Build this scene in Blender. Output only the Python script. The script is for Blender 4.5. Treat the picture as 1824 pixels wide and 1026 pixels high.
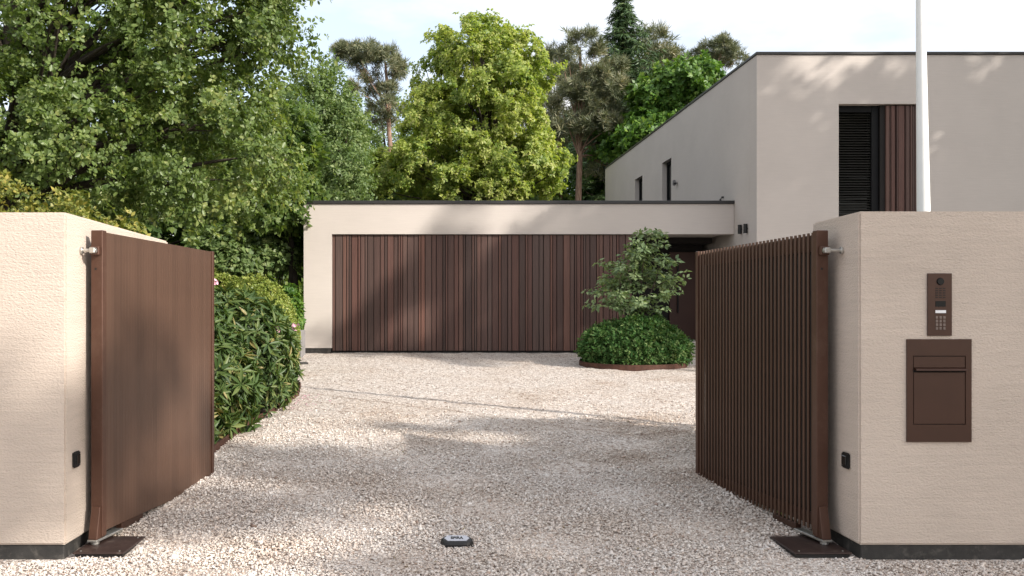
import bpy, bmesh, math, random
import numpy as np
from mathutils import Vector, Matrix

SC = bpy.context.scene
COL = SC.collection
for o in list(bpy.data.objects):
    bpy.data.objects.remove(o)

# ------------------------------------------------------------------ camera, sky, sun, exposure
F_PX, VPX, HOR, EYE = 1680.0, 780.0, 566.0, 1.5          # focal length, vanishing point, horizon (photo pixels), eye height
cam_d = bpy.data.cameras.new("camera")
cam_d.sensor_width = 36.0
cam_d.lens = F_PX / 1824.0 * 36.0
cam_d.shift_x = (912.0 - VPX) / 1824.0
cam_d.shift_y = (HOR - 513.0) / 1824.0
cam_d.clip_start, cam_d.clip_end = 0.05, 3000.0
cam = bpy.data.objects.new("camera", cam_d)
cam.location = (0, 0, EYE)
cam.rotation_euler = (math.radians(90), 0, 0)
COL.objects.link(cam)
SC.camera = cam

SUN = Vector((0.73, -0.50, 0.50)).normalized()
sun_el = math.asin(SUN.z)
sun_rot = math.atan2(SUN.x, SUN.y)
world = bpy.data.worlds.new("World")
SC.world = world
world.use_nodes = True
wt = world.node_tree
for n in list(wt.nodes):
    wt.nodes.remove(n)
w_out = wt.nodes.new("ShaderNodeOutputWorld")
w_bg = wt.nodes.new("ShaderNodeBackground")
w_bg.inputs["Strength"].default_value = 0.15
w_sky = wt.nodes.new("ShaderNodeTexSky")
w_sky.sky_type = 'NISHITA'
w_sky.sun_disc = False
w_sky.sun_elevation = sun_el
w_sky.sun_rotation = sun_rot
w_sky.air_density = 1.0
w_sky.dust_density = 2.0
w_sky.ozone_density = 1.5
w_co = wt.nodes.new("ShaderNodeTexCoord")
w_map = wt.nodes.new("ShaderNodeMapping")
w_map.inputs["Scale"].default_value = (1.2, 1.2, 3.4)
w_map.inputs["Location"].default_value = (0.35, 0.1, 0.2)
w_no = wt.nodes.new("ShaderNodeTexNoise")
w_no.inputs["Scale"].default_value = 2.3
w_no.inputs["Detail"].default_value = 7.0
w_no.inputs["Roughness"].default_value = 0.55
w_rp = wt.nodes.new("ShaderNodeValToRGB")
w_rp.color_ramp.elements[0].position = 0.40
w_rp.color_ramp.elements[0].color = (0.45, 0.45, 0.45, 1)
w_rp.color_ramp.elements[1].position = 0.58
w_rp.color_ramp.elements[1].color = (0.96, 0.96, 0.96, 1)
w_mix = wt.nodes.new("ShaderNodeMix")
w_mix.data_type = 'RGBA'
w_mix.inputs[7].default_value = (4.05, 4.0, 3.97, 1)       # thin bright cloud veil
L = wt.links.new
L(w_co.outputs["Generated"], w_map.inputs["Vector"])
L(w_map.outputs[0], w_no.inputs["Vector"])
L(w_no.outputs["Fac"], w_rp.inputs[0])
L(w_rp.outputs[0], w_mix.inputs[0])
L(w_sky.outputs[0], w_mix.inputs[6])
L(w_mix.outputs[2], w_bg.inputs["Color"])
L(w_bg.outputs[0], w_out.inputs["Surface"])

sun_d = bpy.data.lights.new("sun", 'SUN')
sun_d.energy = 3.0
sun_d.angle = math.radians(0.53)
sun_d.color = (1.0, 0.94, 0.85)
sun = bpy.data.objects.new("sun", sun_d)
sun.rotation_euler = SUN.to_track_quat('Z', 'Y').to_euler()
sun.location = SUN * 60
COL.objects.link(sun)

SC.view_settings.view_transform = 'Standard'
SC.view_settings.look = 'None'
SC.view_settings.exposure = 1.05
SC.view_settings.gamma = 1.0
SC.view_settings.use_curve_mapping = False
SC.cycles.max_bounces = 8
SC.cycles.diffuse_bounces = 4
SC.cycles.transmission_bounces = 6
SC.cycles.transparent_max_bounces = 8

# ------------------------------------------------------------------ helpers
GY = [-60, 5.5, 6.1, 8.0, 12.0, 18.6, 26.0, 60]
GZ = [0, 0, 0.02, 0.18, 0.43, 0.80, 0.90, 0.95]
def g(y):
    return float(np.interp(y, GY, GZ))
def at(px, d):                       # lateral position of a photo column at depth d
    return (px - VPX) * d / F_PX
def zat(py, d):
    return EYE + (HOR - py) * d / F_PX

def wloc(o):
    v = Vector((0, 0, 0))
    while o is not None:
        v += o.location
        o = o.parent
    return v
def tag(o, label=None, cat=None, group=None, kind=None):
    if label: o["label"] = label
    if cat: o["category"] = cat
    if group: o["group"] = group
    if kind: o["kind"] = kind
    return o
def thing(name, label, cat, loc=(0, 0, 0), group=None, rotz=0.0):
    o = bpy.data.objects.new(name, None)
    o.empty_display_size = 0.1
    o.location = loc
    o.rotation_euler = (0, 0, rotz)
    COL.objects.link(o)
    return tag(o, label, cat, group)
def np_mesh(name, V, F, tint=None, smooth=False):
    V = np.asarray(V, dtype=np.float32); F = np.asarray(F, dtype=np.int32)
    k = F.shape[1]
    me = bpy.data.meshes.new(name)
    me.vertices.add(len(V)); me.vertices.foreach_set("co", V.ravel())
    me.loops.add(F.size); me.loops.foreach_set("vertex_index", F.ravel())
    me.polygons.add(len(F))
    me.polygons.foreach_set("loop_start", np.arange(0, F.size, k, dtype=np.int32))
    if smooth:
        me.polygons.foreach_set("use_smooth", np.ones(len(F), dtype=bool))
    if tint is not None:
        a = me.attributes.new("tint", 'FLOAT', 'POINT')
        a.data.foreach_set("value", np.asarray(tint, dtype=np.float32))
    me.update(calc_edges=True)
    return me
def link(name, me, mat, parent=None, world=True):
    """object from a mesh given in world coordinates (or local when world is False)"""
    if mat is not None and not len(me.materials):
        me.materials.append(mat)
    o = bpy.data.objects.new(name, me)
    COL.objects.link(o)
    if parent is not None:
        o.parent = parent
        if world:
            o.location = -wloc(parent)
    return o
class MB:
    """collects solids, then becomes ONE mesh"""
    def __init__(self): self.v = []; self.f = []
    def add(self, vs, fs):
        n = len(self.v); self.v += [tuple(v) for v in vs]; self.f += [tuple(i + n for i in f) for f in fs]; return self
    def box(self, x0, x1, y0, y1, z0, z1):
        return self.add([(x0,y0,z0),(x1,y0,z0),(x1,y1,z0),(x0,y1,z0),(x0,y0,z1),(x1,y0,z1),(x1,y1,z1),(x0,y1,z1)],
                        [(0,3,2,1),(4,5,6,7),(0,1,5,4),(1,2,6,5),(2,3,7,6),(3,0,4,7)])
    def prism(self, poly, z0, z1):
        n = len(poly)
        vs = [(p[0], p[1], z0) for p in poly] + [(p[0], p[1], z1) for p in poly]
        fs = [tuple(range(n))[::-1], tuple(range(n, 2*n))] + [(i, (i+1) % n, n+(i+1) % n, n+i) for i in range(n)]
        return self.add(vs, fs)
    def tube(self, pts, radii, n=8, caps=True):
        pts = [Vector(p) for p in pts]; rings = []
        b = len(self.v); vs = []; fs = []
        for i, p in enumerate(pts):
            t = (pts[min(i+1, len(pts)-1)] - pts[max(i-1, 0)]).normalized()
            a = t.cross(Vector((0,0,1)) if abs(t.z) < 0.95 else Vector((1,0,0))).normalized(); c = t.cross(a)
            r = radii[i] if hasattr(radii, '__len__') else radii
            vs += [p + (a*math.cos(2*math.pi*k/n) + c*math.sin(2*math.pi*k/n))*r for k in range(n)]
        for i in range(len(pts)-1):
            fs += [(i*n+k, i*n+(k+1) % n, (i+1)*n+(k+1) % n, (i+1)*n+k) for k in range(n)]
        if caps:
            fs += [tuple(range(n))[::-1], tuple(range((len(pts)-1)*n, len(pts)*n))]
        return self.add(vs, fs)
    def mesh(self, name, bevel=0.0, seg=1, smooth=False):
        me = bpy.data.meshes.new(name)
        me.from_pydata(self.v, [], self.f)
        bm = bmesh.new(); bm.from_mesh(me)
        bmesh.ops.recalc_face_normals(bm, faces=bm.faces)
        if bevel > 0:
            bmesh.ops.bevel(bm, geom=[e for e in bm.edges if len(e.link_faces) == 2 and e.calc_face_angle(0) > 0.4],
                            offset=bevel, segments=seg, affect='EDGES', clamp_overlap=True)
        if smooth:
            for f in bm.faces: f.smooth = True
        bm.to_mesh(me); bm.free(); me.update()
        return me
    def obj(self, name, mat, parent=None, bevel=0.0, seg=1, smooth=False, world=True):
        return link(name, self.mesh(name, bevel, seg, smooth), mat, parent, world)

# ------------------------------------------------------------------ materials
MATS = {}
def nt(name):
    m = bpy.data.materials.new(name); m.use_nodes = True
    t = m.node_tree; b = t.nodes["Principled BSDF"]
    MATS[name] = m
    return m, t, b
def node(t, kind, **kw):
    n = t.nodes.new(kind)
    for k, v in kw.items():
        if k in n.inputs.keys(): n.inputs[k].default_value = v
        else: setattr(n, k, v)
    return n
def ramp(t, stops, fac):
    r = t.nodes.new("ShaderNodeValToRGB")
    e = r.color_ramp.elements
    while len(e) < len(stops): e.new(0.5)
    for i, (p, c) in enumerate(stops):
        e[i].position = p; e[i].color = (c[0], c[1], c[2], 1)
    t.links.new(fac, r.inputs[0])
    return r.outputs[0]
def mapped(t, scale, kind="Object"):
    c = t.nodes.new("ShaderNodeTexCoord"); m = t.nodes.new("ShaderNodeMapping")
    m.inputs["Scale"].default_value = scale
    t.links.new(c.outputs[kind], m.inputs["Vector"])
    return m.outputs[0]
def noise(t, vec, scale, detail=4, rough=0.55):
    n = node(t, "ShaderNodeTexNoise", Scale=scale, Detail=detail, Roughness=rough)
    t.links.new(vec, n.inputs["Vector"])
    return n.outputs["Fac"]
def math_n(t, op, a, b=None):
    n = t.nodes.new("ShaderNodeMath"); n.operation = op
    for i, x in enumerate((a, b)):
        if x is None: continue
        if isinstance(x, (int, float)): n.inputs[i].default_value = x
        else: t.links.new(x, n.inputs[i])
    return n.outputs[0]
def bump(t, b, h, strength, dist, prev=None):
    n = node(t, "ShaderNodeBump", Strength=strength, Distance=dist)
    t.links.new(h, n.inputs["Height"])
    if prev is not None: t.links.new(prev, n.inputs["Normal"])
    t.links.new(n.outputs[0], b.inputs["Normal"])
    return n.outputs[0]
def plain(name, col, rough=0.5, metal=0.0, spec=0.5, var=0.12, vscale=6.0, bmp=0.0, bscale=120.0):
    m, t, b = nt(name)
    v = noise(t, mapped(t, (1, 1, 1)), vscale, 5)
    c0 = [max(0, c*(1-var)) for c in col]; c1 = [min(1, c*(1+var)) for c in col]
    t.links.new(ramp(t, [(0.3, c0), (0.7, c1)], v), b.inputs["Base Color"])
    b.inputs["Roughness"].default_value = rough; b.inputs["Metallic"].default_value = metal
    b.inputs["Specular IOR Level"].default_value = spec
    if bmp: bump(t, b, noise(t, mapped(t, (1, 1, 1)), bscale, 3), bmp, 0.004)
    return m
def stucco(name, col, streak, grain, stain=0.10):
    m, t, b = nt(name)
    vec = mapped(t, (1, 1, 1))
    big = noise(t, vec, 0.9, 6)
    fine = noise(t, mapped(t, (1.2, 1.2, 14)), 3.0, 5)
    f = math_n(t, 'ADD', math_n(t, 'MULTIPLY', big, 0.65), math_n(t, 'MULTIPLY', fine, 0.35))
    d = [c*(1-stain) for c in col]; l = [min(1, c*(1+stain*0.55)) for c in col]
    t.links.new(ramp(t, [(0.32, d), (0.66, l)], f), b.inputs["Base Color"])
    sp = ramp(t, [(0.70, (1, 1, 1)), (0.78, (0.62, 0.57, 0.52))], noise(t, mapped(t, (1, 1, 2.2)), 38.0, 4, 0.7))
    src = b.inputs["Base Color"].links[0].from_socket
    mu = t.nodes.new("ShaderNodeMix"); mu.data_type = 'RGBA'; mu.blend_type = 'MULTIPLY'; mu.inputs[0].default_value = 1
    t.links.new(src, mu.inputs[6]); t.links.new(sp, mu.inputs[7]); t.links.new(mu.outputs[2], b.inputs["Base Color"])
    b.inputs["Roughness"].default_value = 0.92; b.inputs["Specular IOR Level"].default_value = 0.2
    # broom strokes: wavy, broken horizontal ridges, plus trowel grain
    s1 = noise(t, mapped(t, (2.2, 2.2, 75)), 1.0, 6, 0.62)
    p = bump(t, b, s1, streak, 0.010)
    v = node(t, "ShaderNodeTexVoronoi", Scale=1.0); v.feature = 'F1'
    t.links.new(mapped(t, (55, 55, 120)), v.inputs["Vector"])
    gr = noise(t, mapped(t, (60, 60, 95)), 1.0, 5, 0.6)
    h = math_n(t, 'ADD', math_n(t, 'MULTIPLY', v.outputs["Distance"], 0.25), gr)
    bump(t, b, h, grain, 0.007, p)
    return m
def leafmat(name, stops, trans=0.35, rough=0.45, spec=0.35, tcol=(1.25, 1.3, 0.55), gain=1.9):
    m, t, b = nt(name)
    a = t.nodes.new("ShaderNodeAttribute"); a.attribute_name = "tint"
    c = ramp(t, [(p, tuple(min(0.5, x*gain) for x in q)) for p, q in stops], a.outputs["Fac"])
    t.links.new(c, b.inputs["Base Color"])
    b.inputs["Roughness"].default_value = rough; b.inputs["Specular IOR Level"].default_value = spec
    tr = t.nodes.new("ShaderNodeBsdfTranslucent")
    mu = t.nodes.new("ShaderNodeMix"); mu.data_type = 'RGBA'; mu.blend_type = 'MULTIPLY'
    mu.inputs[0].default_value = 1.0; mu.inputs[7].default_value = (*tcol, 1)
    t.links.new(c, mu.inputs[6]); t.links.new(mu.outputs[2], tr.inputs["Color"])
    mx = t.nodes.new("ShaderNodeMixShader"); mx.inputs[0].default_value = trans
    t.links.new(b.outputs[0], mx.inputs[1]); t.links.new(tr.outputs[0], mx.inputs[2])
    t.links.new(mx.outputs[0], t.nodes["Material Output"].inputs["Surface"])
    return m
def bark(name, c0, c1):
    m, t, b = nt(name)
    v = noise(t, mapped(t, (6, 6, 1.4)), 3.0, 7, 0.65)
    t.links.new(ramp(t, [(0.35, c0), (0.65, c1)], v), b.inputs["Base Color"])
    b.inputs["Roughness"].default_value = 0.95
    bump(t, b, v, 0.8, 0.03)
    return m
def wood(name):
    """board cladding: each board object gets its own tone"""
    m, t, b = nt(name)
    oi = t.nodes.new("ShaderNodeObjectInfo")
    base = ramp(t, [(0.0, (0.066, 0.040, 0.034)), (0.35, (0.112, 0.054, 0.043)), (0.65, (0.090, 0.058, 0.050)), (1.0, (0.155, 0.074, 0.055))], oi.outputs["Random"])
    gr = noise(t, mapped(t, (60, 60, 1.6)), 1.0, 5, 0.6)
    mu = t.nodes.new("ShaderNodeMix"); mu.data_type = 'RGBA'; mu.blend_type = 'MULTIPLY'; mu.inputs[0].default_value = 1
    t.links.new(base, mu.inputs[6]); t.links.new(ramp(t, [(0.3, (0.72, 0.72, 0.72)), (0.7, (1.15, 1.12, 1.1))], gr), mu.inputs[7])
    t.links.new(mu.outputs[2], b.inputs["Base Color"])
    b.inputs["Roughness"].default_value = 0.55; b.inputs["Specular IOR Level"].default_value = 0.35
    bump(t, b, gr, 0.25, 0.003)
    return m

def slat_metal(name, col):
    m = plain(name, col, 0.40, 0.25, 0.4, var=0.08, vscale=3.0); t = m.node_tree; b = t.nodes["Principled BSDF"]
    src = b.inputs["Base Color"].links[0].from_socket
    oi = t.nodes.new("ShaderNodeObjectInfo"); st = noise(t, mapped(t, (30, 30, 0.4)), 1.0, 3)
    f = math_n(t, 'ADD', math_n(t, 'MULTIPLY', oi.outputs["Random"], 0.6), math_n(t, 'MULTIPLY', st, 0.4))
    mu = t.nodes.new("ShaderNodeMix"); mu.data_type = 'RGBA'; mu.blend_type = 'MULTIPLY'; mu.inputs[0].default_value = 1
    t.links.new(src, mu.inputs[6]); t.links.new(ramp(t, [(0.1, (0.88, 0.88, 0.88)), (0.9, (1.10, 1.10, 1.10))], f), mu.inputs[7])
    t.links.new(mu.outputs[2], b.inputs["Base Color"])
    return m
stucco_wall = stucco("stucco_wall", (0.585, 0.495, 0.422), 0.30, 0.95, 0.14)
stucco_house = stucco("stucco_house", (0.555, 0.500, 0.462), 0.22, 0.16, 0.07)
plinth_m = plain("plinth_stone", (0.030, 0.028, 0.026), 0.7, var=0.35, vscale=14, bmp=0.4)
def dusty(m, col, lo, hi, scale):
    t = m.node_tree; b = t.nodes["Principled BSDF"]; src = b.inputs["Base Color"].links[0].from_socket
    mx = t.nodes.new("ShaderNodeMix"); mx.data_type = 'RGBA'; mx.inputs[7].default_value = (*col, 1)
    t.links.new(ramp(t, [(lo, (0, 0, 0)), (hi, (0.75, 0.75, 0.75))], noise(t, mapped(t, (1, 1, 1)), scale, 8, 0.72)), mx.inputs[0])
    t.links.new(src, mx.inputs[6]); t.links.new(mx.outputs[2], b.inputs["Base Color"])
dusty(plinth_m, (0.16, 0.145, 0.125), 0.52, 0.78, 11.0)
trim_m = plain("roof_trim_metal", (0.022, 0.021, 0.021), 0.45, var=0.1)
bronze = plain("bronze_powder_coat", (0.086, 0.041, 0.027), 0.40, 0.25, 0.4, var=0.08, vscale=3.0)
bronze_dk = plain("bronze_plate", (0.055, 0.025, 0.016), 0.33, 0.4, 0.5, var=0.10, vscale=5.0)
backing_m = plain("gate_backing", (0.016, 0.010, 0.008), 0.6)
dusty(bronze, (0.20, 0.13, 0.095), 0.50, 1.05, 2.6)
slat_m = slat_metal("bronze_slat", (0.106, 0.059, 0.040))
lid_m = plain("motor_lid_steel", (0.040, 0.022, 0.018), 0.5, 0.3, var=0.25, vscale=9)
dusty(lid_m, (0.20, 0.16, 0.13), 0.55, 0.85, 9.0)
black_m = plain("black_plastic", (0.007, 0.006, 0.006), 0.5, var=0.1)
lens_m = plain("smoked_lens", (0.004, 0.004, 0.005), 0.22, spec=0.25, var=0.02)
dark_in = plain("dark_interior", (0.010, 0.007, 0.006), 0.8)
steel = plain("galvanised_steel", (0.52, 0.51, 0.48), 0.38, 0.85, var=0.2, vscale=30)
white_pole_m = plain("white_lacquer", (0.80, 0.80, 0.78), 0.3, var=0.03)
label_m = plain("white_label", (0.78, 0.78, 0.80), 0.4, var=0.02)
grey_label = plain("silver_label", (0.48, 0.49, 0.54), 0.4, 0.2, var=0.05)
key_m = plain("key_metal", (0.16, 0.125, 0.11), 0.4, 0.5, var=0.2, vscale=60)
corten = plain("rust_steel_edging", (0.075, 0.030, 0.018), 0.75, 0.2, var=0.35, vscale=12, bmp=0.3)
stone_m = plain("pale_step_stone", (0.42, 0.38, 0.33), 0.85, var=0.15, vscale=8, bmp=0.3)
conc_m = plain("grey_concrete", (0.22, 0.21, 0.21), 0.9, var=0.15, vscale=8, bmp=0.3)
soil_m = plain("bed_soil", (0.035, 0.024, 0.016), 0.95, var=0.5, vscale=30, bmp=0.9, bscale=60)
glass_m, _t, _b = nt("window_glass")
_b.inputs["Base Color"].default_value = (0.012, 0.014, 0.013, 1); _b.inputs["Roughness"].default_value = 0.03
_b.inputs["Specular IOR Level"].default_value = 0.9
frame_m = plain("window_frame_black", (0.006, 0.006, 0.007), 0.6, spec=0.2)
blind_m = plain("blind_slat_metal", (0.020, 0.018, 0.014), 0.5, 0.2)
shed_m = plain("weathered_grey_board", (0.27, 0.27, 0.31), 0.85, var=0.2)
door_m = plain("front_door_bronze", (0.060, 0.024, 0.016), 0.5, 0.2, var=0.1, vscale=2)
wood_m = wood("stained_board")
bark_oak = bark("bark_oak", (0.030, 0.022, 0.016), (0.085, 0.066, 0.050))
bark_dark = bark("bark_dark", (0.014, 0.010, 0.008), (0.045, 0.034, 0.026))
bark_pine = bark("bark_pine", (0.15, 0.090, 0.065), (0.40, 0.26, 0.19))
petal_m = plain("pink_petal", (0.66, 0.36, 0.45), 0.6, var=0.3, vscale=40)

leaf_oak = leafmat("leaf_oak", [(0.0, (0.034, 0.055, 0.016)), (0.45, (0.070, 0.102, 0.029)), (0.8, (0.105, 0.135, 0.042)), (1.0, (0.145, 0.160, 0.055))], 0.42, 0.42, 0.5, gain=2.1)
leaf_back = leafmat("leaf_back", [(0.0, (0.022, 0.042, 0.012)), (0.6, (0.056, 0.088, 0.024)), (1.0, (0.105, 0.135, 0.038))], 0.42, gain=2.1)
leaf_pale = leafmat("leaf_pale", [(0.0, (0.045, 0.075, 0.026)), (0.6, (0.095, 0.135, 0.050)), (1.0, (0.150, 0.180, 0.075))], 0.38)
leaf_lime = leafmat("leaf_lime", [(0.0, (0.060, 0.095, 0.022)), (0.55, (0.146, 0.172, 0.042)), (1.0, (0.230, 0.235, 0.080))], 0.45, gain=2.5)
leaf_mid = leafmat("leaf_mid", [(0.0, (0.028, 0.065, 0.014)), (0.6, (0.060, 0.115, 0.022)), (1.0, (0.115, 0.165, 0.034))], 0.34)
needle_pine = leafmat("needle_pine", [(0.0, (0.030, 0.040, 0.022)), (0.6, (0.072, 0.078, 0.046)), (1.0, (0.130, 0.115, 0.070))], 0.15, gain=2.6)
needle_spruce = leafmat("needle_spruce", [(0.0, (0.016, 0.032, 0.014)), (0.6, (0.034, 0.060, 0.024)), (1.0, (0.070, 0.095, 0.036))], 0.15, gain=2.2)
leaf_rhodo = leafmat("leaf_rhodo", [(0.0, (0.018, 0.036, 0.010)), (0.5, (0.040, 0.068, 0.018)), (0.85, (0.085, 0.105, 0.030)), (1.0, (0.155, 0.130, 0.050))], 0.22, 0.45, 0.35, gain=1.7)
leaf_hedge = leafmat("leaf_hedge", [(0.0, (0.048, 0.062, 0.012)), (0.5, (0.105, 0.115, 0.022)), (1.0, (0.180, 0.150, 0.035))], 0.25)
leaf_clip = leafmat("leaf_clip", [(0.0, (0.065, 0.095, 0.018)), (0.5, (0.125, 0.155, 0.032)), (1.0, (0.200, 0.205, 0.055))], 0.25)
leaf_cover = leafmat("leaf_cover", [(0.0, (0.022, 0.060, 0.016)), (0.5, (0.048, 0.105, 0.028)), (1.0, (0.120, 0.160, 0.060))], 0.25, 0.62, 0.15, gain=1.4)
leaf_small = leafmat("leaf_small", [(0.0, (0.045, 0.070, 0.034)), (0.5, (0.085, 0.120, 0.058)), (1.0, (0.165, 0.200, 0.105))], 0.35, gain=2.2)
leaf_moss = leafmat("leaf_moss", [(0.0, (0.05, 0.07, 0.015)), (1.0, (0.13, 0.16, 0.04))], 0.2)
litter_m = leafmat("leaf_litter", [(0.0, (0.030, 0.018, 0.010)), (0.6, (0.10, 0.055, 0.030)), (1.0, (0.16, 0.13, 0.05))], 0.1)

def gravel_sheet_mat():
    m, t, b = nt("gravel_bed")
    co = t.nodes.new("ShaderNodeTexCoord").outputs["Object"]
    def vor(scale, feat):
        v = node(t, "ShaderNodeTexVoronoi", Scale=scale); v.feature = feat
        v.inputs["Randomness"].default_value = 1.0
        t.links.new(co, v.inputs["Vector"]); return v
    v = vor(52.0, 'F1')
    sp = t.nodes.new("ShaderNodeSeparateColor"); t.links.new(v.outputs["Color"], sp.inputs[0])
    stone = ramp(t, [(0.0, (0.20, 0.150, 0.120)), (0.12, (0.47, 0.39, 0.34)), (0.45, (0.68, 0.61, 0.56)), (0.8, (0.76, 0.71, 0.665)), (1.0, (0.82, 0.79, 0.76))], sp.outputs[0])
    gap = ramp(t, [(0.0, (1, 1, 1)), (0.52, (0.95, 0.94, 0.93)), (0.85, (0.45, 0.41, 0.38))], math_n(t, 'MULTIPLY', v.outputs["Distance"], 1.0))
    dirt = ramp(t, [(0.30, (0.72, 0.65, 0.59)), (0.42, (0.93, 0.90, 0.87)), (0.56, (1, 1, 1))], noise(t, co, 0.75, 9, 0.66))
    spk = ramp(t, [(0.30, (0.55, 0.50, 0.46)), (0.48, (1, 1, 1))], noise(t, co, 17.0, 3, 0.6))
    sx = t.nodes.new("ShaderNodeSeparateXYZ"); t.links.new(co, sx.inputs[0])
    dl = math_n(t, 'ADD', sx.outputs[1], math_n(t, 'MULTIPLY', sx.outputs[0], 0.843))
    dl = math_n(t, 'ADD', dl, math_n(t, 'MULTIPLY', noise(t, co, 1.3, 4), 0.35))
    ruts = ramp(t, [(0.0, (0.66, 0.62, 0.58)), (1.0, (1, 1, 1))], math_n(t, 'MULTIPLY', math_n(t, 'ABSOLUTE', math_n(t, 'SUBTRACT', dl, 11.55)), 14.0))
    out = stone
    for x in (gap, dirt, spk, ruts):
        mu = t.nodes.new("ShaderNodeMix"); mu.data_type = 'RGBA'; mu.blend_type = 'MULTIPLY'; mu.inputs[0].default_value = 1
        t.links.new(out, mu.inputs[6]); t.links.new(x, mu.inputs[7]); out = mu.outputs[2]
    t.links.new(out, b.inputs["Base Color"])
    b.inputs["Roughness"].default_value = 0.9; b.inputs["Specular IOR Level"].default_value = 0.25
    h = math_n(t, 'SUBTRACT', 1.0, v.outputs["Distance"])
    p = bump(t, b, h, 0.9, 0.014)
    bump(t, b, noise(t, co, 9.0, 6, 0.6), 0.6, 0.05, p)
    return m
gravel_m = gravel_sheet_mat()
def pebble_mat():
    m, t, b = nt("gravel_pebble")
    a = t.nodes.new("ShaderNodeAttribute"); a.attribute_name = "tint"
    stone = ramp(t, [(0.0, (0.16, 0.105, 0.080)), (0.08, (0.38, 0.285, 0.235)), (0.22, (0.55, 0.455, 0.395)), (0.5, (0.67, 0.60, 0.545)), (0.8, (0.75, 0.695, 0.645)), (1.0, (0.82, 0.785, 0.75))], a.outputs["Fac"])
    co = t.nodes.new("ShaderNodeTexCoord").outputs["Object"]
    dirt = ramp(t, [(0.30, (0.72, 0.65, 0.59)), (0.42, (0.93, 0.90, 0.87)), (0.56, (1, 1, 1))], noise(t, co, 0.75, 9, 0.66))
    mu = t.nodes.new("ShaderNodeMix"); mu.data_type = 'RGBA'; mu.blend_type = 'MULTIPLY'; mu.inputs[0].default_value = 1
    t.links.new(stone, mu.inputs[6]); t.links.new(dirt, mu.inputs[7])
    t.links.new(mu.outputs[2], b.inputs["Base Color"])
    b.inputs["Roughness"].default_value = 0.85; b.inputs["Specular IOR Level"].default_value = 0.3
    return m
pebble_m = pebble_mat()
def lawn_mat():
    m, t, b = nt("woodland_ground")
    co = t.nodes.new("ShaderNodeTexCoord").outputs["Object"]
    t.links.new(ramp(t, [(0.35, (0.030, 0.034, 0.014)), (0.65, (0.065, 0.060, 0.028))], noise(t, co, 2.0, 8, 0.65)), b.inputs["Base Color"])
    b.inputs["Roughness"].default_value = 0.95
    bump(t, b, noise(t, co, 25, 5), 0.8, 0.05)
    return m
lawn_m = lawn_mat()

# ------------------------------------------------------------------ the ground
def sheet(name, xs, ys, zoff, mat, kind='structure', label=None, jitter=0.0, seed=1):
    rng = np.random.default_rng(seed)
    V = []; F = []
    nx, ny = len(xs), len(ys)
    for y in ys:
        for x in xs:
            V.append((x, y, g(y) + zoff + (rng.normal()*jitter)))
    for j in range(ny-1):
        for i in range(nx-1):
            a = j*nx+i; F.append((a, a+1, a+nx+1, a+nx))
    o = link(name, np_mesh(name, V, F, smooth=True), mat)
    return tag(o, label, None, None, kind)
sheet("ground", [-900, -60, -10, 0, 10, 60, 900], [-900, -60, 0, 5.5, 6.1, 8, 12, 18.6, 26, 60, 900], -0.035, lawn_m,
      label="dark woodland ground around the house and driveway")
sheet("driveway", list(np.linspace(-2.75, 9.0, 70)), list(np.linspace(8.0, 21.0, 90)), 0.0, gravel_m, jitter=0.006, seed=4,
      label="pale gravel driveway running up to the garage")
sheet("forecourt", list(np.linspace(-9.0, 9.0, 60)), list(np.concatenate([np.linspace(-6, 5.5, 12), [5.8, 6.1, 6.5, 7, 7.5, 8.0]])), 0.0, gravel_m,
      label="pale gravel in front of and between the gates")

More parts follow.
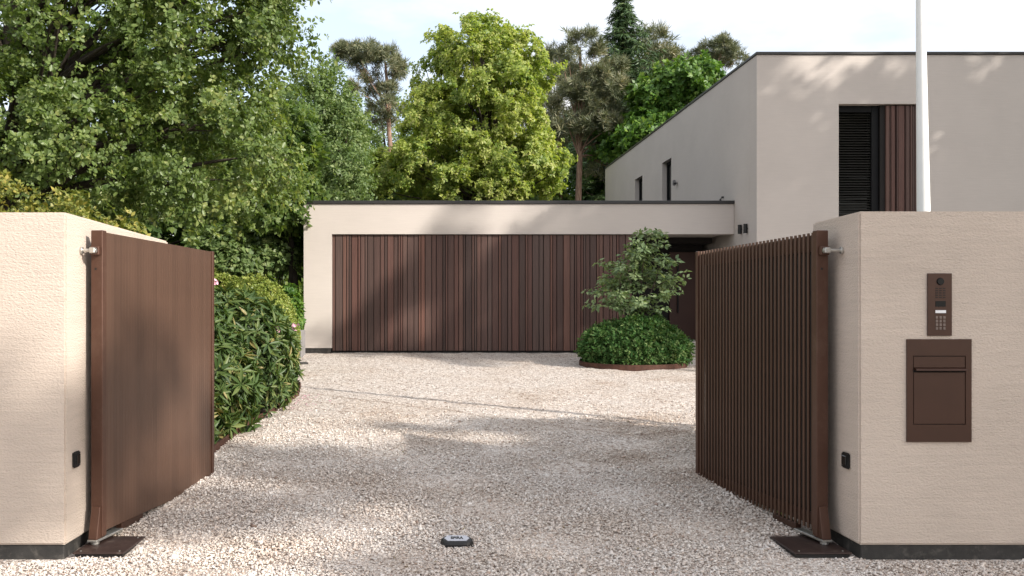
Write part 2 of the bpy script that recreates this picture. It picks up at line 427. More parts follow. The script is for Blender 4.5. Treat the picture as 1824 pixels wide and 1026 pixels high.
# crushed stones, each a small angular solid, dense near the camera
def stones():
    rng = np.random.default_rng(7)
    octa = np.array([(1,0,0),(-0.5,0.87,0),(-0.5,-0.87,0),(0,0,1),(0,0,-1)], dtype=np.float32)     # angular chip
    ofc = np.array([(0,1,3),(1,2,3),(2,0,3),(1,0,4),(2,1,4),(0,2,4)])
    P = []
    y = 5.15
    while y < 12.0:
        size = 0.0070
        step = size*1.95
        dens = 1.0 if y < 7.0 else max(0.03, 1.0 - (y-7.0)/4.3)
        x0 = max(-3.0, -0.475*y - 0.15) if y < 5.75 else (-2.26 if y < 8.7 else -2.2)
        x1 = min(3.75, 0.63*y + 0.2) if y < 5.75 else 2.62 if y < 9.0 else 3.4
        n = int((x1-x0)/step*dens)
        xs = rng.uniform(x0, x1, n)
        ys = y + rng.uniform(-step, step, n)
        P.append(np.stack([xs, ys, np.full(n, size)], 1))
        y += step
    P = np.concatenate(P)
    P = P[~((P[:,1] > 5.815) & (P[:,1] < 6.30) & (((P[:,0] < -1.93)) | (P[:,0] > 2.19)))]
    n = len(P)
    z = np.interp(P[:,1], GY, GZ)
    und = 0.006*np.sin(P[:,0]*5.1+P[:,1]*2.2) + 0.005*np.sin(P[:,0]*2.3-P[:,1]*6.7)
    lx = (P[:,0]+1.8)/4.33                                    # a wheel rut that crosses the drive
    rut = np.exp(-((P[:,1] - (12.9-3.65*lx) - 0.05*np.sin(P[:,0]*3.1))/0.035)**2)
    rut2 = np.exp(-((P[:,1] - (13.3-3.2*lx) - 0.07*np.sin(P[:,0]*2.1))/0.05)**2)*0.5
    und = und - 0.012*np.maximum(rut, rut2)
    sc = P[:,2]*np.exp(rng.normal(0, 0.38, n))*(1-0.35*np.maximum(rut, rut2))
    J = octa[None] * rng.uniform(0.75, 1.4, (n, 5, 1)) + rng.normal(0, 0.22, (n, 5, 3))
    J[:, :, 2] *= rng.uniform(0.45, 0.75, (n, 1))
    a = rng.uniform(0, 6.283, n); ca, sa = np.cos(a), np.sin(a)
    tl = rng.normal(0, 0.33, n); ct, st = np.cos(tl), np.sin(tl)
    x, yv, zv = J[:,:,0]*1.25, J[:,:,1], J[:,:,2]
    x2 = x*ct[:,None] + zv*st[:,None]; z2 = -x*st[:,None] + zv*ct[:,None]
    X = x2*ca[:,None] - yv*sa[:,None]; Y = x2*sa[:,None] + yv*ca[:,None]
    V = np.stack([X*sc[:,None]+P[:,0:1], Y*sc[:,None]+P[:,1:2], z2*sc[:,None] + (z+und+rng.uniform(-0.002, 0.008, n)+0.004)[:,None]], 2).reshape(-1, 3)
    Fc = (ofc[None] + (np.arange(n)*5)[:,None,None]).reshape(-1, 3)
    tint = np.repeat(np.clip(rng.beta(2.6, 1.8, n) - 0.30*np.maximum(rut, rut2)*rng.uniform(0, 1.6, n), 0, 1), 5)
    o = link("gravel", np_mesh("gravel", V, Fc, tint), pebble_m)
    tag(o, "loose crushed beige and white stones on the driveway", None, None, "stuff")
stones()

# ------------------------------------------------------------------ walls with openings
def wall_mesh(name, org, u, nrm, w, z0, z1, opens, thick):
    """wall in the plane through org along u, thickness against nrm, openings (u0,u1,z0,z1)"""
    org, u, nrm = Vector(org), Vector(u).normalized(), Vector(nrm).normalized()
    us = sorted({0.0, w} | {a for o in opens for a in o[:2]}); zs = sorted({z0, z1} | {a for o in opens for a in o[2:]})
    V = []; F = []; idx = {}
    def vid(a, z, k):
        key = (round(a, 5), round(z, 5), k)
        if key not in idx:
            p = org + u*a - nrm*(thick*k); idx[key] = len(V); V.append((p.x, p.y, z))
        return idx[key]
    solid = lambda i, j: 0 <= i < len(us)-1 and 0 <= j < len(zs)-1 and not any(
        o[0] <= (us[i]+us[i+1])/2 <= o[1] and o[2] <= (zs[j]+zs[j+1])/2 <= o[3] for o in opens)
    for i in range(len(us)-1):
        for j in range(len(zs)-1):
            if not solid(i, j): continue
            a0, a1, b0, b1 = us[i], us[i+1], zs[j], zs[j+1]
            F.append((vid(a0,b0,0), vid(a1,b0,0), vid(a1,b1,0), vid(a0,b1,0)))
            F.append((vid(a0,b0,1), vid(a0,b1,1), vid(a1,b1,1), vid(a1,b0,1)))
            for (di, dj, p, q) in ((-1,0,(a0,b0),(a0,b1)), (1,0,(a1,b1),(a1,b0)), (0,-1,(a1,b0),(a0,b0)), (0,1,(a0,b1),(a1,b1))):
                if not solid(i+di, j+dj):
                    F.append((vid(*p,0), vid(*q,0), vid(*q,1), vid(*p,1)))
    mb = MB(); mb.v = V; mb.f = F
    return mb.mesh(name)

def P3(px, py, d): return Vector((at(px, d), d, zat(py, d)))

# ---- garage
D_G = 18.67
gx0, gx1 = at(541, D_G), 5.872
dx0, dx1 = at(591, D_G), at(1127, D_G)
z_gr, z_top, z_fas = 0.81, zat(358, D_G), zat(417, D_G)
gar = thing("garage", "flat-roofed beige stucco garage with dark board door under the trees", "garage", (gx0, D_G, z_gr))
link("wall", wall_mesh("wall", (gx0, D_G, 0), (1,0,0), (0,-1,0), gx1-gx0-0.012, z_gr+0.09, z_top-0.06, [(dx0-gx0, gx1-gx0-0.012, z_gr+0.09, z_fas)], 0.30), stucco_house, gar)
MB().box(gx0, gx0+0.3, D_G+0.303, 27.0, z_gr-0.1, z_top-0.06).obj("wall", stucco_house, gar)
MB().box(gx0+0.3, 5.5, 26.7, 27.0, z_gr-0.1, z_top-0.06).obj("wall", stucco_house, gar)
MB().box(gx0-0.02, gx1-0.005, D_G-0.035, 27.02, z_top-0.057, z_top+0.005).obj("roof_edge", trim_m, gar, 0.006)
MB().box(gx0+0.025, dx0-0.02, D_G+0.02, D_G+0.30, z_gr-0.15, z_gr+0.088).obj("plinth", plinth_m, gar)
MB().box(dx0+0.004, dx1, D_G+0.14, D_G+0.20, z_gr-0.05, z_fas+0.05).obj("door_backing", dark_in, gar)
MB().box(dx0+0.004, dx1, D_G+0.04, D_G+0.13, z_gr-0.12, z_gr+0.012).obj("threshold", plinth_m, gar)
door = MB().box(dx0+0.004, dx1, D_G+0.09, D_G+0.137, z_gr+0.03, z_fas+0.02).obj("garage_door", dark_in, gar)
cuts = [228,248,290,312,326,340,378,392,418,432,468,505,530,545,583,608,620,634,660,698,724,738,762,800,826,864,878,892,928,954,980,993,1030,
        1044,1058,1082,1120,1145,1184,1197,1235,1258,1300,1336,1350,1376,1414,1440,1478,1492,1516,1553,1592,1618,1630,1654,1668,1682,1706,1744,
        1758,1782,1820,1834,1858,1872,1910,1946]
rnd = random.Random(3)
for a, b in zip(cuts[:-1], cuts[1:]):
    xa, xb = at(520 + a/3.2056, D_G), at(520 + b/3.2056, D_G)
    xa = max(xa, dx0+0.006)
    wd = (xb-xa) - 0.013
    if wd < 0.01: continue
    pr = 0.030 + (0.016 if b-a < 17 else rnd.choice((0.0, 0.006, 0.012)))
    MB().box(xa, xa+wd, D_G+0.09-pr, D_G+0.089, z_gr+0.035, z_fas-0.012 - 0).obj("plank", wood_m, door, 0.0025)
# entrance recess beside the garage door
ax0, ax1, ad = dx1, 5.78, 20.25
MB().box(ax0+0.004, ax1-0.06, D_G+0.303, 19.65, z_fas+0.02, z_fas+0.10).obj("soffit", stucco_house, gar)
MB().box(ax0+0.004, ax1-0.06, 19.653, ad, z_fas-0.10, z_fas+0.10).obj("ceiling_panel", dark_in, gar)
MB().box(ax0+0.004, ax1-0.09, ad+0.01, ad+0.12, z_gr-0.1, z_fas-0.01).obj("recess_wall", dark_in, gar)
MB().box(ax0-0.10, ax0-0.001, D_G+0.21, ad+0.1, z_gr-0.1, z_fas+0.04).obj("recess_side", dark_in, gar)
fd = MB().box(at(1192, ad-0.05), at(1192, ad-0.05)+1.25, ad-0.06, ad+0.006, z_gr+0.17, z_fas-0.25).obj("front_door", door_m, gar, 0.006)
MB().tube([(at(1192, ad)+0.16, ad-0.11, z_gr+0.8), (at(1192, ad)+0.16, ad-0.11, z_gr+2.0)], 0.016, 8).obj("handle", black_m, fd)
vp = MB().tube([(at(1289, 19.28)-0.06, 19.3, z_top), (at(1289, 19.28)-0.06, 19.3, z_top+0.11), (at(1289, 19.28)-0.03, 19.3, z_top+0.155), (at(1289, 19.28)+0.02, 19.3, z_top+0.155), (at(1289, 19.28)+0.045, 19.3, z_top+0.10)], 0.022, 8)
vp.obj("vent_pipe", black_m, gar, smooth=True)

# ---- entrance steps
st = thing("entrance_steps", "two pale stone entrance steps beside the round planter", "steps", (5.2, 17.9, 0.75))
MB().box(4.55, 5.84, 17.75, 18.25, 0.55, 0.885).obj("step", stone_m, st, 0.008)
MB().box(4.55, 5.72, 18.253, 20.18, 0.55, 1.03).obj("step", stone_m, st, 0.008)

# ---- the two-storey house
hx, hy, hz = at(1348, 17.46), 17.46, zat(93, 17.46)
fx, fy = at(1078, 30.9), 30.9
side = Vector((fx-hx, fy-hy, 0)); side_len = side.length; su = side.normalized(); sn = Vector((-su.y, su.x, 0))   # outward normal, to the left
house = thing("house", "two-storey flat-roofed greige stucco house with a shuttered window", "house", (hx, hy, 0.78))
D_H = 17.46
ox0, ox1, oz1, oz0 = at(1494, D_H), at(1640, D_H)+0.06, zat(185, D_H), 2.35
link("wall", wall_mesh("wall", (hx, hy, 0), (1,0,0), (0,-1,0), 11.0, 0.6, hz-0.05, [(ox0-hx, ox1-hx, oz0, oz1)], 0.36), stucco_house, house)
def su_of(px):                                    # distance along the side wall for a photo column
    u = px - VPX
    # hx + su.x*s = u*(hy + su.y*s)/F
    return (u*hy/F_PX - hx)/(su.x - u*su.y/F_PX)
wins = []
for (pa, pb) in ((1131.0, 1144.2), (1179.3, 1195.6)):
    s0, s1 = sorted((su_of(pa), su_of(pb)))
    wins.append((s0, s1, 3.86, zat(185, D_H)-0.03))
org = Vector((hx, hy, 0)) + su*0.363
link("wall", wall_mesh("wall", (org.x, org.y, 0), (su.x, su.y, 0), (sn.x, sn.y, 0), side_len-0.363, 0.6, hz-0.05, [(a-0.363, b-0.363, c, d) for a, b, c, d in wins], 0.36), stucco_house, house)
MB().prism([(hx, hy), (hx+0.36, hy+0.361), (hx+0.36, hy+0.366), (org.x+0.002, org.y)], 0.6, hz-0.052).obj("corner_post", stucco_house, house)
roof = MB().prism([(hx-0.02, hy-0.03), (hx+11.0, hy-0.03), (hx+11.0, fy), (fx-0.02, fy)], hz-0.047, hz+0.004).obj("roof_edge", trim_m, house, 0.006)
MB().prism([(hx+0.4, hy+0.4), (hx+10.9, hy+0.4), (hx+10.9, fy-0.1), (fx+0.4, fy-0.1)], hz-0.15, hz-0.05).obj("roof_deck", trim_m, house)
MB().box(fx+0.36, hx+10.9, fy-0.36, fy, 0.6, hz-0.05).obj("wall", stucco_house, house)
for (a, b, c, d) in wins:
    w = thing("window", None, None, (0, 0, 0)); w.parent = house; w.location = -wloc(house)
    def pt(s, k): p = Vector((hx, hy, 0)) + su*s - sn*k; return (p.x, p.y)
    for (s0, s1, zz0, zz1) in ((a, a+0.07, c, d), (b-0.07, b, c, d), (a+0.07, b-0.07, d-0.07, d), (a+0.07, b-0.07, c, c+0.07)):
        MB().prism([pt(s0, 0.12), pt(s1, 0.12), pt(s1, 0.19), pt(s0, 0.19)], zz0, zz1).obj("frame", frame_m, w)
    MB().prism([pt(a+0.07, 0.15), pt(b-0.07, 0.15), pt(b-0.07, 0.17), pt(a+0.07, 0.17)], c+0.07, d-0.07).obj("pane", glass_m, w)
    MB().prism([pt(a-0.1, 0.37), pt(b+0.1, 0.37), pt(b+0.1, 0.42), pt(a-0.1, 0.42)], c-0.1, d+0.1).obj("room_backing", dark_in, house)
# front window: venetian blind, frame and board shutter
xw0, xw1, xs0 = ox0, at(1572, D_H), at(1579, D_H)
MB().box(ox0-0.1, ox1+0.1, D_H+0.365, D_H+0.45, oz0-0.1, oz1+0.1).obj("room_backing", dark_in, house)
win = MB().box(xw0, xw1, D_H+0.26, D_H+0.28, oz0, oz1).obj("window", glass_m, house)
for (x0, x1, z0, z1) in ((xw0+0.002, xw0+0.055, oz0, oz1-0.002), (xw1-0.13, xw1, oz0, oz1-0.002), (xw0+0.056, xw1-0.131, oz1-0.12, oz1-0.002)):
    MB().box(x0, x1, D_H+0.16, D_H+0.258, z0, z1).obj("frame", frame_m, win, 0.004)
zz = oz0 + 0.03
k = 0
slat_me = None
sl_w = (xw1-0.135) - (xw0+0.06)
while zz < oz1-0.15:
    if slat_me is None:
        mb = MB(); n = 6
        prof = [(-0.022 + 0.044*i/(n-1), 0.006*math.sin(math.pi*i/(n-1)) + 0.030*(i/(n-1)-0.5)) for i in range(n)]
        vs = [(x, y, z) for x in (0, sl_w) for (y, z) in prof] + [(x, y, z-0.003) for x in (0, sl_w) for (y, z) in prof]
        fs = [(i, i+1, n+i+1, n+i) for i in range(n-1)] + [(2*n+i, 3*n+i, 3*n+i+1, 2*n+i+1) for i in range(n-1)]
        mb.add(vs, fs); slat_me = mb.mesh("slat")
        slat_me.materials.append(blind_m)
    s = bpy.data.objects.new("slat", slat_me); COL.objects.link(s); s.parent = win
    s.location = Vector((xw0+0.06, D_H+0.205, zz)) - wloc(win) - 0*Vector()
    s.rotation_euler = (rnd.uniform(-0.05, 0.05), rnd.uniform(-0.004, 0.004), 0)
    zz += 0.048
shut = MB().box(xw1+0.003, ox1-0.003, D_H+0.10, D_H+0.15, oz0, oz1-0.004).obj("shutter", dark_in, house)
sc_cuts = [468, 503, 512, 548, 556, 570, 627, 634, 670, 687, 712, 748, 762]
for a, b in zip(sc_cuts[:-1], sc_cuts[1:]):
    xa, xb = at(1480 + a/4.665, D_H), at(1480 + b/4.665, D_H)
    MB().box(xa+0.006, xb-0.006, D_H+(0.055 if b-a > 20 else 0.04), D_H+0.099, oz0, oz1-0.02).obj("plank", wood_m, shut, 0.0025)
# lamps and sensor on the side wall
def on_side(px, py, out=0.0):
    s = su_of(px); p = Vector((hx, hy, 0)) + su*s + sn*out
    return Vector((p.x, p.y, zat(py, p.y)))
for i, (px, py, lab) in enumerate(((1321.5, 408.5, "black cylinder wall lamp under the garage roof, nearer the entrance recess"),
                                   (1331.5, 407.0, "black cylinder wall lamp under the garage roof, nearer the house corner"))):
    p = on_side(px, py, 0.042)
    lamp = thing("wall_lamp", lab, "lamp", p, "wall lamps beside the entrance")
    MB().tube([p+Vector((0,0,-0.088)), p+Vector((0,0,0.088))], 0.037, 16).obj("lamp_body", black_m, lamp, 0.003)
    q = on_side(px, py, 0.0)
    MB().tube([q+sn*0.001, q+sn*0.012], 0.02, 10).obj("mount", black_m, lamp)
p = on_side(1206.5, 326, 0.0)
sen = thing("motion_sensor", "small grey motion sensor on the upper side wall near the taller window", "sensor", p)
MB().tube([p+sn*0.002, p+sn*0.05], 0.028, 8).obj("arm", conc_m, sen)
pc = p+sn*0.075
MB().box(pc.x-0.035, pc.x+0.035, pc.y-0.04, pc.y+0.04, pc.z-0.06, pc.z+0.07).obj("housing", conc_m, sen, 0.012, 2)
MB().box(pc.x-0.03, pc.x+0.03, pc.y-0.046, pc.y-0.041, pc.z-0.04, pc.z+0.0).obj("lens", black_m, sen)

# ------------------------------------------------------------------ gate walls
WL, WR, DP, ZT = -2.283, 2.586, 5.79, zat(378, 5.79)
wl = thing("gate_wall", "beige brushed stucco gate wall with lit inner face, behind the smooth closed-looking gate leaf", "wall", (WL, DP, 0), "gate walls")
MB().prism([(-9, DP), (WL, DP), (WL, 7.98), (WL-0.36, 7.98), (WL-0.36, DP+0.36), (-9, DP+0.36)], 0.104, ZT).obj("wall", stucco_wall, wl, 0.012, 2)
MB().prism([(-9, DP+0.022), (WL-0.022, DP+0.022), (WL-0.022, 7.96), (WL-0.34, 7.96), (WL-0.34, DP+0.34), (-9, DP+0.34)], -0.2, 0.1035).obj("plinth", plinth_m, wl, 0.004)
wr = thing("gate_wall", "beige stucco gate wall carrying the intercom and letterbox", "wall", (WR, DP, 0), "gate walls")
MB().prism([(WR, DP), (9, DP), (9, 6.51), (WR, 6.51)], 0.104, ZT+0.006).obj("wall", stucco_wall, wr, 0.012, 2)
MB().prism([(WR+0.02, DP+0.02), (9, DP+0.02), (9, 6.49), (WR+0.02, 6.49)], -0.2, 0.1035).obj("plinth", plinth_m, wr, 0.004)

for (X, sgn, d, lab) in ((WL, 1, 5.93, "black photocell on the inner face of the wall without letterbox"),
                         (WR, -1, 5.957, "black photocell on the inner face of the letterbox wall")):
    z = zat(818 if sgn > 0 else 820, d)
    s = thing("gate_sensor", lab, "sensor", (X, d, z), "gate photocells")
    a, b = sorted((X+sgn*0.001, X+sgn*0.020))
    MB().box(a, b, d-0.048, d+0.048, z-0.05, z+0.05).obj("housing", black_m, s, 0.007, 2)
    a, b = sorted((X+sgn*0.0205, X+sgn*0.026))
    MB().box(a, b, d-0.030, d+0.030, z-0.028, z+0.030).obj("lens", glass_m, s, 0.002)

# ------------------------------------------------------------------ intercom and letterbox
px = lambda x: at(x, DP); pz = lambda y: zat(y, DP)
ic = thing("intercom", "slim bronze intercom panel with camera, speaker slots and keypad on the wall", "intercom", (px(1672), DP, pz(598)))
fp = MB().box(px(1651), px(1694), DP-0.012, DP-0.001, pz(598), pz(487)).obj("faceplate", bronze_dk, ic, 0.0015)
yf = DP-0.012
cx, cz = px(1673), pz(501.5)
MB().tube([(cx, yf-0.001, cz), (cx, yf-0.008, cz)], [0.0235, 0.020], 24).obj("camera_lens", lens_m, ic)
for r in range(5):
    for c in range(3):
        x = px(1660 + c*6.6 + 6.5); z = pz(513.9 + r*4.0)
        MB().box(x-0.008-0.0, x+0.008, yf-0.0016, yf-0.0006, z-0.0031, z+0.0031).obj("speaker_slot", black_m, fp, 0.001) if False else \
        MB().box(x-0.0082, x+0.0082, yf-0.0016, yf-0.0006, z-0.0031, z+0.0031).obj("speaker_slot", dark_in, fp)
MB().box(px(1664.3), px(1682.3), yf-0.0022, yf-0.0006, pz(546.3), pz(536.3)).obj("reader_window", lens_m, ic)
MB().box(px(1664.2), px(1682.8), yf-0.003, yf-0.0006, pz(557.7), pz(552.6)).obj("name_plate", label_m, ic)
for r in range(4):
    for c in range(3):
        x = px(1666.8 + c*6.6); z = pz(565.4 + r*6.5)
        kk = MB().box(x-0.0075, x+0.0075, yf-0.003, yf-0.0006, z-0.0085, z+0.0085).obj("key", key_m, fp, 0.001)
lb = thing("letterbox", "flush bronze letterbox with slot lip and square door below the intercom", "letterbox", (px(1672), DP, pz(787)))
wall_mesh_l = wall_mesh("faceplate", (px(1614), DP-0.011, 0), (1,0,0), (0,-1,0), px(1729)-px(1614), pz(787), pz(604),
                        [(px(1625)-px(1614), px(1718.5)-px(1614), pz(756), pz(633.5))], 0.010)
link("faceplate", wall_mesh_l, bronze_dk, lb)
MB().box(px(1624), px(1720), DP-0.002, DP-0.0005, pz(757), pz(632)).obj("back_panel", dark_in, lb)
MB().box(px(1626.3), px(1717.4), DP-0.0095, DP-0.0025, pz(654.5), pz(634.8)).obj("upper_panel", bronze_dk, lb, 0.001)
MB().box(px(1626.3), px(1717.4), DP-0.0105, DP-0.0025, pz(755), pz(663.0)).obj("door", bronze_dk, lb, 0.0015)
lip = MB()
lx0, lx1 = px(1627), px(1718)
prof = [(-0.003, 0.0), (-0.034, -0.010), (-0.040, -0.018), (-0.034, -0.022), (-0.003, -0.012)]
zl = pz(654.2)
n = len(prof)
lip.add([(lx0, DP+a, zl+b) for a, b in prof] + [(lx1, DP+a, zl+b) for a, b in prof],
        [tuple(range(n)), tuple(range(n, 2*n))] + [(i, (i+1) % n, n+(i+1) % n, n+i) for i in range(n)])
lip.obj("slot_lip", bronze_dk, lb, 0.0015)

# ------------------------------------------------------------------ gates
def gate(left):
    if left:
        hinge, end = Vector((-2.200, 6.08)), Vector((-1.925, 7.99)); sg = 1
        lab = "open bronze slatted gate leaf showing a smooth lit face, at the wall without letterbox"
    else:
        hinge, end = Vector((2.480, 6.08)), Vector((2.213, 7.99)); sg = -1
        lab = "open bronze slatted gate leaf with dark gaps between its fins, at the letterbox wall"
    dv = end-hinge; ln = dv.length
    rot = math.atan2(dv.y, dv.x)
    z0, zt = 0.085, zat(410, 6.08)
    G = thing("gate", lab, "gate", (hinge.x, hinge.y, 0), "gate leaves", rot)
    # local: x along the leaf, y across it; the driveway lies at y = -sg side of the left leaf
    f = -1 if left else 1                     # local y towards the driveway
    loc = lambda mb, name, mat, bev=0.0, par=None: mb.obj(name, mat, par or G, bev, world=False)
    loc(MB().box(-0.0, 0.055, -0.040, 0.040, z0+0.005, zt), "post", bronze, 0.004)
    loc(MB().box(ln-0.045, ln, -0.033, 0.033, z0+0.06, zt-0.005), "end_post", bronze, 0.003)
    for (a, b) in ((z0+0.05, z0+0.13), (zt-0.125, zt-0.02)):
        loc(MB().box(0.056, ln-0.046, -f*0.012-0.010, -f*0.012+0.010, a, b), "rail", bronze, 0.003)
    loc(MB().box(0.058, ln-0.048, -f*0.034-0.003, -f*0.034+0.003, z0+0.04, zt-0.03), "backing_sheet", backing_m)
    nsl = 44 if left else 33
    pitch = (ln-0.045-0.06)/nsl
    me = None
    for i in range(nsl):
        xc = 0.062 + pitch*(i+0.5)
        if me is None:
            mb = MB()
            if left:      # blades set nearly flush, shingled over one another
                w2, t2, an = pitch*0.4985, 0.006, math.radians(0.6)
            else:         # narrow blades with open gaps
                w2, t2, an = 0.0085, 0.006, math.radians(12)
            c, s_ = math.cos(an), math.sin(an)
            pts = [(c*a - s_*b, (s_*a + c*b)) for a, b in ((-w2, -t2), (w2, -t2), (w2, t2), (-w2, t2))]
            mb.prism(pts, z0+0.03, zt-0.008)
            me = mb.mesh("slat", 0.0004 if left else 0.0012); me.materials.append(slat_m)
        o = bpy.data.objects.new("slat", me); COL.objects.link(o); o.parent = G
        o.location = (xc, f*0.016, 0)
    # foot shoe, pivot and drive arm
    mb = MB()
    mb.add([(-0.055,-0.030,z0-0.005),(0.055,-0.030,z0-0.005),(0.055,0.030,z0-0.005),(-0.055,0.030,z0-0.005),
            (-0.012,-0.030,z0+0.20),(0.010,-0.030,z0+0.20),(0.010,0.030,z0+0.20),(-0.012,0.030,z0+0.20)],
           [(0,3,2,1),(4,5,6,7),(0,1,5,4),(1,2,6,5),(2,3,7,6),(3,0,4,7)])
    loc(mb, "shoe", bronze, 0.003)
    loc(MB().box(-0.060, 0.30, -0.034, 0.034, z0-0.020, z0-0.006), "drive_arm", steel, 0.002)
    loc(MB().box(0.30, 0.62, -0.020, 0.020, z0-0.016, z0+0.028), "drive_bar", bronze_dk, 0.002)
    loc(MB().tube([(-0.020, 0, 0.0465), (-0.020, 0, z0-0.021)], 0.027, 16), "pivot", steel, 0.002)
    loc(MB().box(0.235, 0.285, -0.030, 0.030, z0-0.040, z0-0.021), "clamp", steel, 0.002)
    # upper hinge: bracket on the post, eye bolt into the wall
    zh = zat(447, 6.08)
    hb = loc(MB().box(-0.034, -0.001, -0.030, 0.030, zh-0.028, zh+0.028), "hinge_bracket", bronze, 0.004)
    wx = (WL if left else WR) - hinge.x
    c, s_ = math.cos(-rot), math.sin(-rot)
    def tl(x, y): return (c*x - s_*y, s_*x + c*y)
    a = tl(0.02*sg, -0.055); b = tl(wx, -0.055)
    loc(MB().tube([(a[0], a[1], zh), (b[0], b[1], zh)], 0.011, 10), "hinge_bolt", steel)
    b2 = tl(wx+0.016*sg, -0.055)
    loc(MB().tube([(b[0], b[1], zh), (b2[0], b2[1], zh)], 0.024, 14), "hinge_flange", steel, 0.002)
    m2 = tl(-0.005*sg, -0.055)
    loc(MB().box(m2[0]-0.018, m2[0]+0.018, m2[1]-0.020, m2[1]+0.020, zh-0.018, zh+0.018), "hinge_nut", steel, 0.005)
    loc(MB().tube([(-0.002, 0.006, zh-0.115), (0.002, 0.006, zh-0.115)], 0.008, 10), "adjuster_hole", black_m)
    return G
gate(True); gate(False)
for (x0, x1, lab) in ((-2.262, -1.945, "rusty brown motor lid below the smooth gate leaf"), (2.205, 2.565, "rusty brown motor lid below the finned gate leaf")):
    m = thing("gate_motor_cover", lab, "motor cover", ((x0+x1)/2, 6.04, 0), "gate motor covers")
    MB().box(x0, x1, 5.83, 6.28, 0.036, 0.046).obj("lid", lid_m, m, 0.004)
    MB().box(x0+0.012, x1-0.012, 5.845, 6.265, -0.05, 0.0355).obj("box_rim", black_m, m)
    for (fx_, fy_) in ((0.12, 0.1), (0.88, 0.1), (0.88, 0.9)):
        xx, yy = x0+(x1-x0)*fx_, 5.83+0.45*fy_
        MB().tube([(xx, yy, 0.0463), (xx, yy, 0.0493)], 0.006, 8).obj("bolt", steel, m)

# ------------------------------------------------------------------ driveway guide light with its plate
gl = thing("ground_marker", "low black oval marker with silver plate lettered SPIRA in the gravel", "marker", (0.123, 6.12, 0.02))
def stad(w, d, n=10):
    pts = []
    for i in range(n+1):
        a = -math.pi/2 + math.pi*i/n; pts.append((w/2-d/2+d/2*math.cos(a), d/2*math.sin(a)))
    for i in range(n+1):
        a = math.pi/2 + math.pi*i/n; pts.append((-w/2+d/2+d/2*math.cos(a), d/2*math.sin(a)))
    return pts
mb = MB(); rings = []
tilt = 0.20
for (w, d, z, k) in ((0.216, 0.125, -0.03, 0), (0.216, 0.125, 0.008, 0), (0.206, 0.112, 0.026, 0.6), (0.182, 0.090, 0.036, 1)):
    rings.append([(0.123+x, 6.12+y, 0.032+z+tilt*k*y) for x, y in stad(w, d)])
n = len(rings[0]); vs = [p for r in rings for p in r]
fs = [(k*n+i, k*n+(i+1) % n, (k+1)*n+(i+1) % n, (k+1)*n+i) for k in range(3) for i in range(n)] + [tuple(range(3*n, 4*n)), tuple(range(n))[::-1]]
mb.add(vs, fs); mb.obj("housing", black_m, gl, smooth=False)
hexp = [(-0.082, 0), (-0.060, -0.039), (0.060, -0.039), (0.082, 0), (0.060, 0.039), (-0.060, 0.039)]
mb = MB(); zp = 0.0688
mb.add([(0.123+x, 6.12+y, zp+tilt*y) for x, y in hexp] + [(0.123+x, 6.12+y, zp+0.0025+tilt*y) for x, y in hexp],
       [(5,4,3,2,1,0), (6,7,8,9,10,11)] + [(i, (i+1) % 6, 6+(i+1) % 6, 6+i) for i in range(6)])
mb.obj("plate", grey_label, gl)
tc = bpy.data.curves.new("lettering", 'FONT')
tc.body = "SPIRA"; tc.size = 0.040; tc.align_x = 'CENTER'; tc.align_y = 'CENTER'; tc.extrude = 0.0006; tc.offset = 0.0016
tmp = bpy.data.objects.new("lettering", tc); COL.objects.link(tmp)
bpy.context.view_layer.update()
lm = bpy.data.meshes.new_from_object(tmp.evaluated_get(bpy.context.evaluated_depsgraph_get()))
bpy.data.objects.remove(tmp)
lm.materials.clear()
to = link("lettering", lm, black_m, gl, world=False)
to.location = Vector((0.123, 6.12, zp+0.0035)) - gl.location; to.scale = (0.80, 1.25, 1); to.rotation_euler = (math.atan(tilt), 0, 0)

# ------------------------------------------------------------------ flagpole
fpz = [0.1, 2.5, 4.5, 8.0]
fpt = thing("flagpole", "tall white tapering flagpole behind the letterbox wall", "flagpole", (4.66, 9.0, g(9)))
MB().tube([(4.668, 9, g(9)), (4.634, 9, 2.52), (4.605, 9, 4.53), (4.56, 9, 7.8)], [0.082, 0.060, 0.041, 0.012], 24).obj("pole", white_pole_m, fpt, smooth=True)
MB().tube([(4.668, 9, g(9)-0.02), (4.668, 9, g(9)+0.06)], 0.13, 20).obj("base_flange", steel, fpt)
MB().tube([(4.56, 9, 7.78), (4.56, 9, 7.86), (4.56, 9, 7.90)], [0.014, 0.030, 0.004], 12).obj("finial", steel, fpt)

# ------------------------------------------------------------------ foliage kit
def unit(v): return v/np.maximum(np.linalg.norm(v, axis=-1, keepdims=True), 1e-9)
def leaf6(ln, wd, fold=0.25, droop=0.15, peak=0.6):
    """6-vertex leaf along +x, two quads folded on the midrib"""
    return (np.array([(0,0,0), (ln*0.32, wd*0.40, fold*wd*0.4), (ln*peak, wd*0.5, fold*wd*0.5-droop*ln*0.35), (ln,0,-droop*ln),
                      (ln*peak, -wd*0.5, fold*wd*0.5-droop*ln*0.35), (ln*0.32, -wd*0.40, fold*wd*0.4)], dtype=np.float32),
            np.array([(0,3,2,1), (0,5,4,3)]))
def leaf4(ln, wd, droop=0.15):
    return (np.array([(0,0,0), (ln*0.5, wd*0.5, 0.02*ln), (ln,0,-droop*ln), (ln*0.5, -wd*0.5, 0.02*ln)], dtype=np.float32), np.array([(0,3,2,1)]))
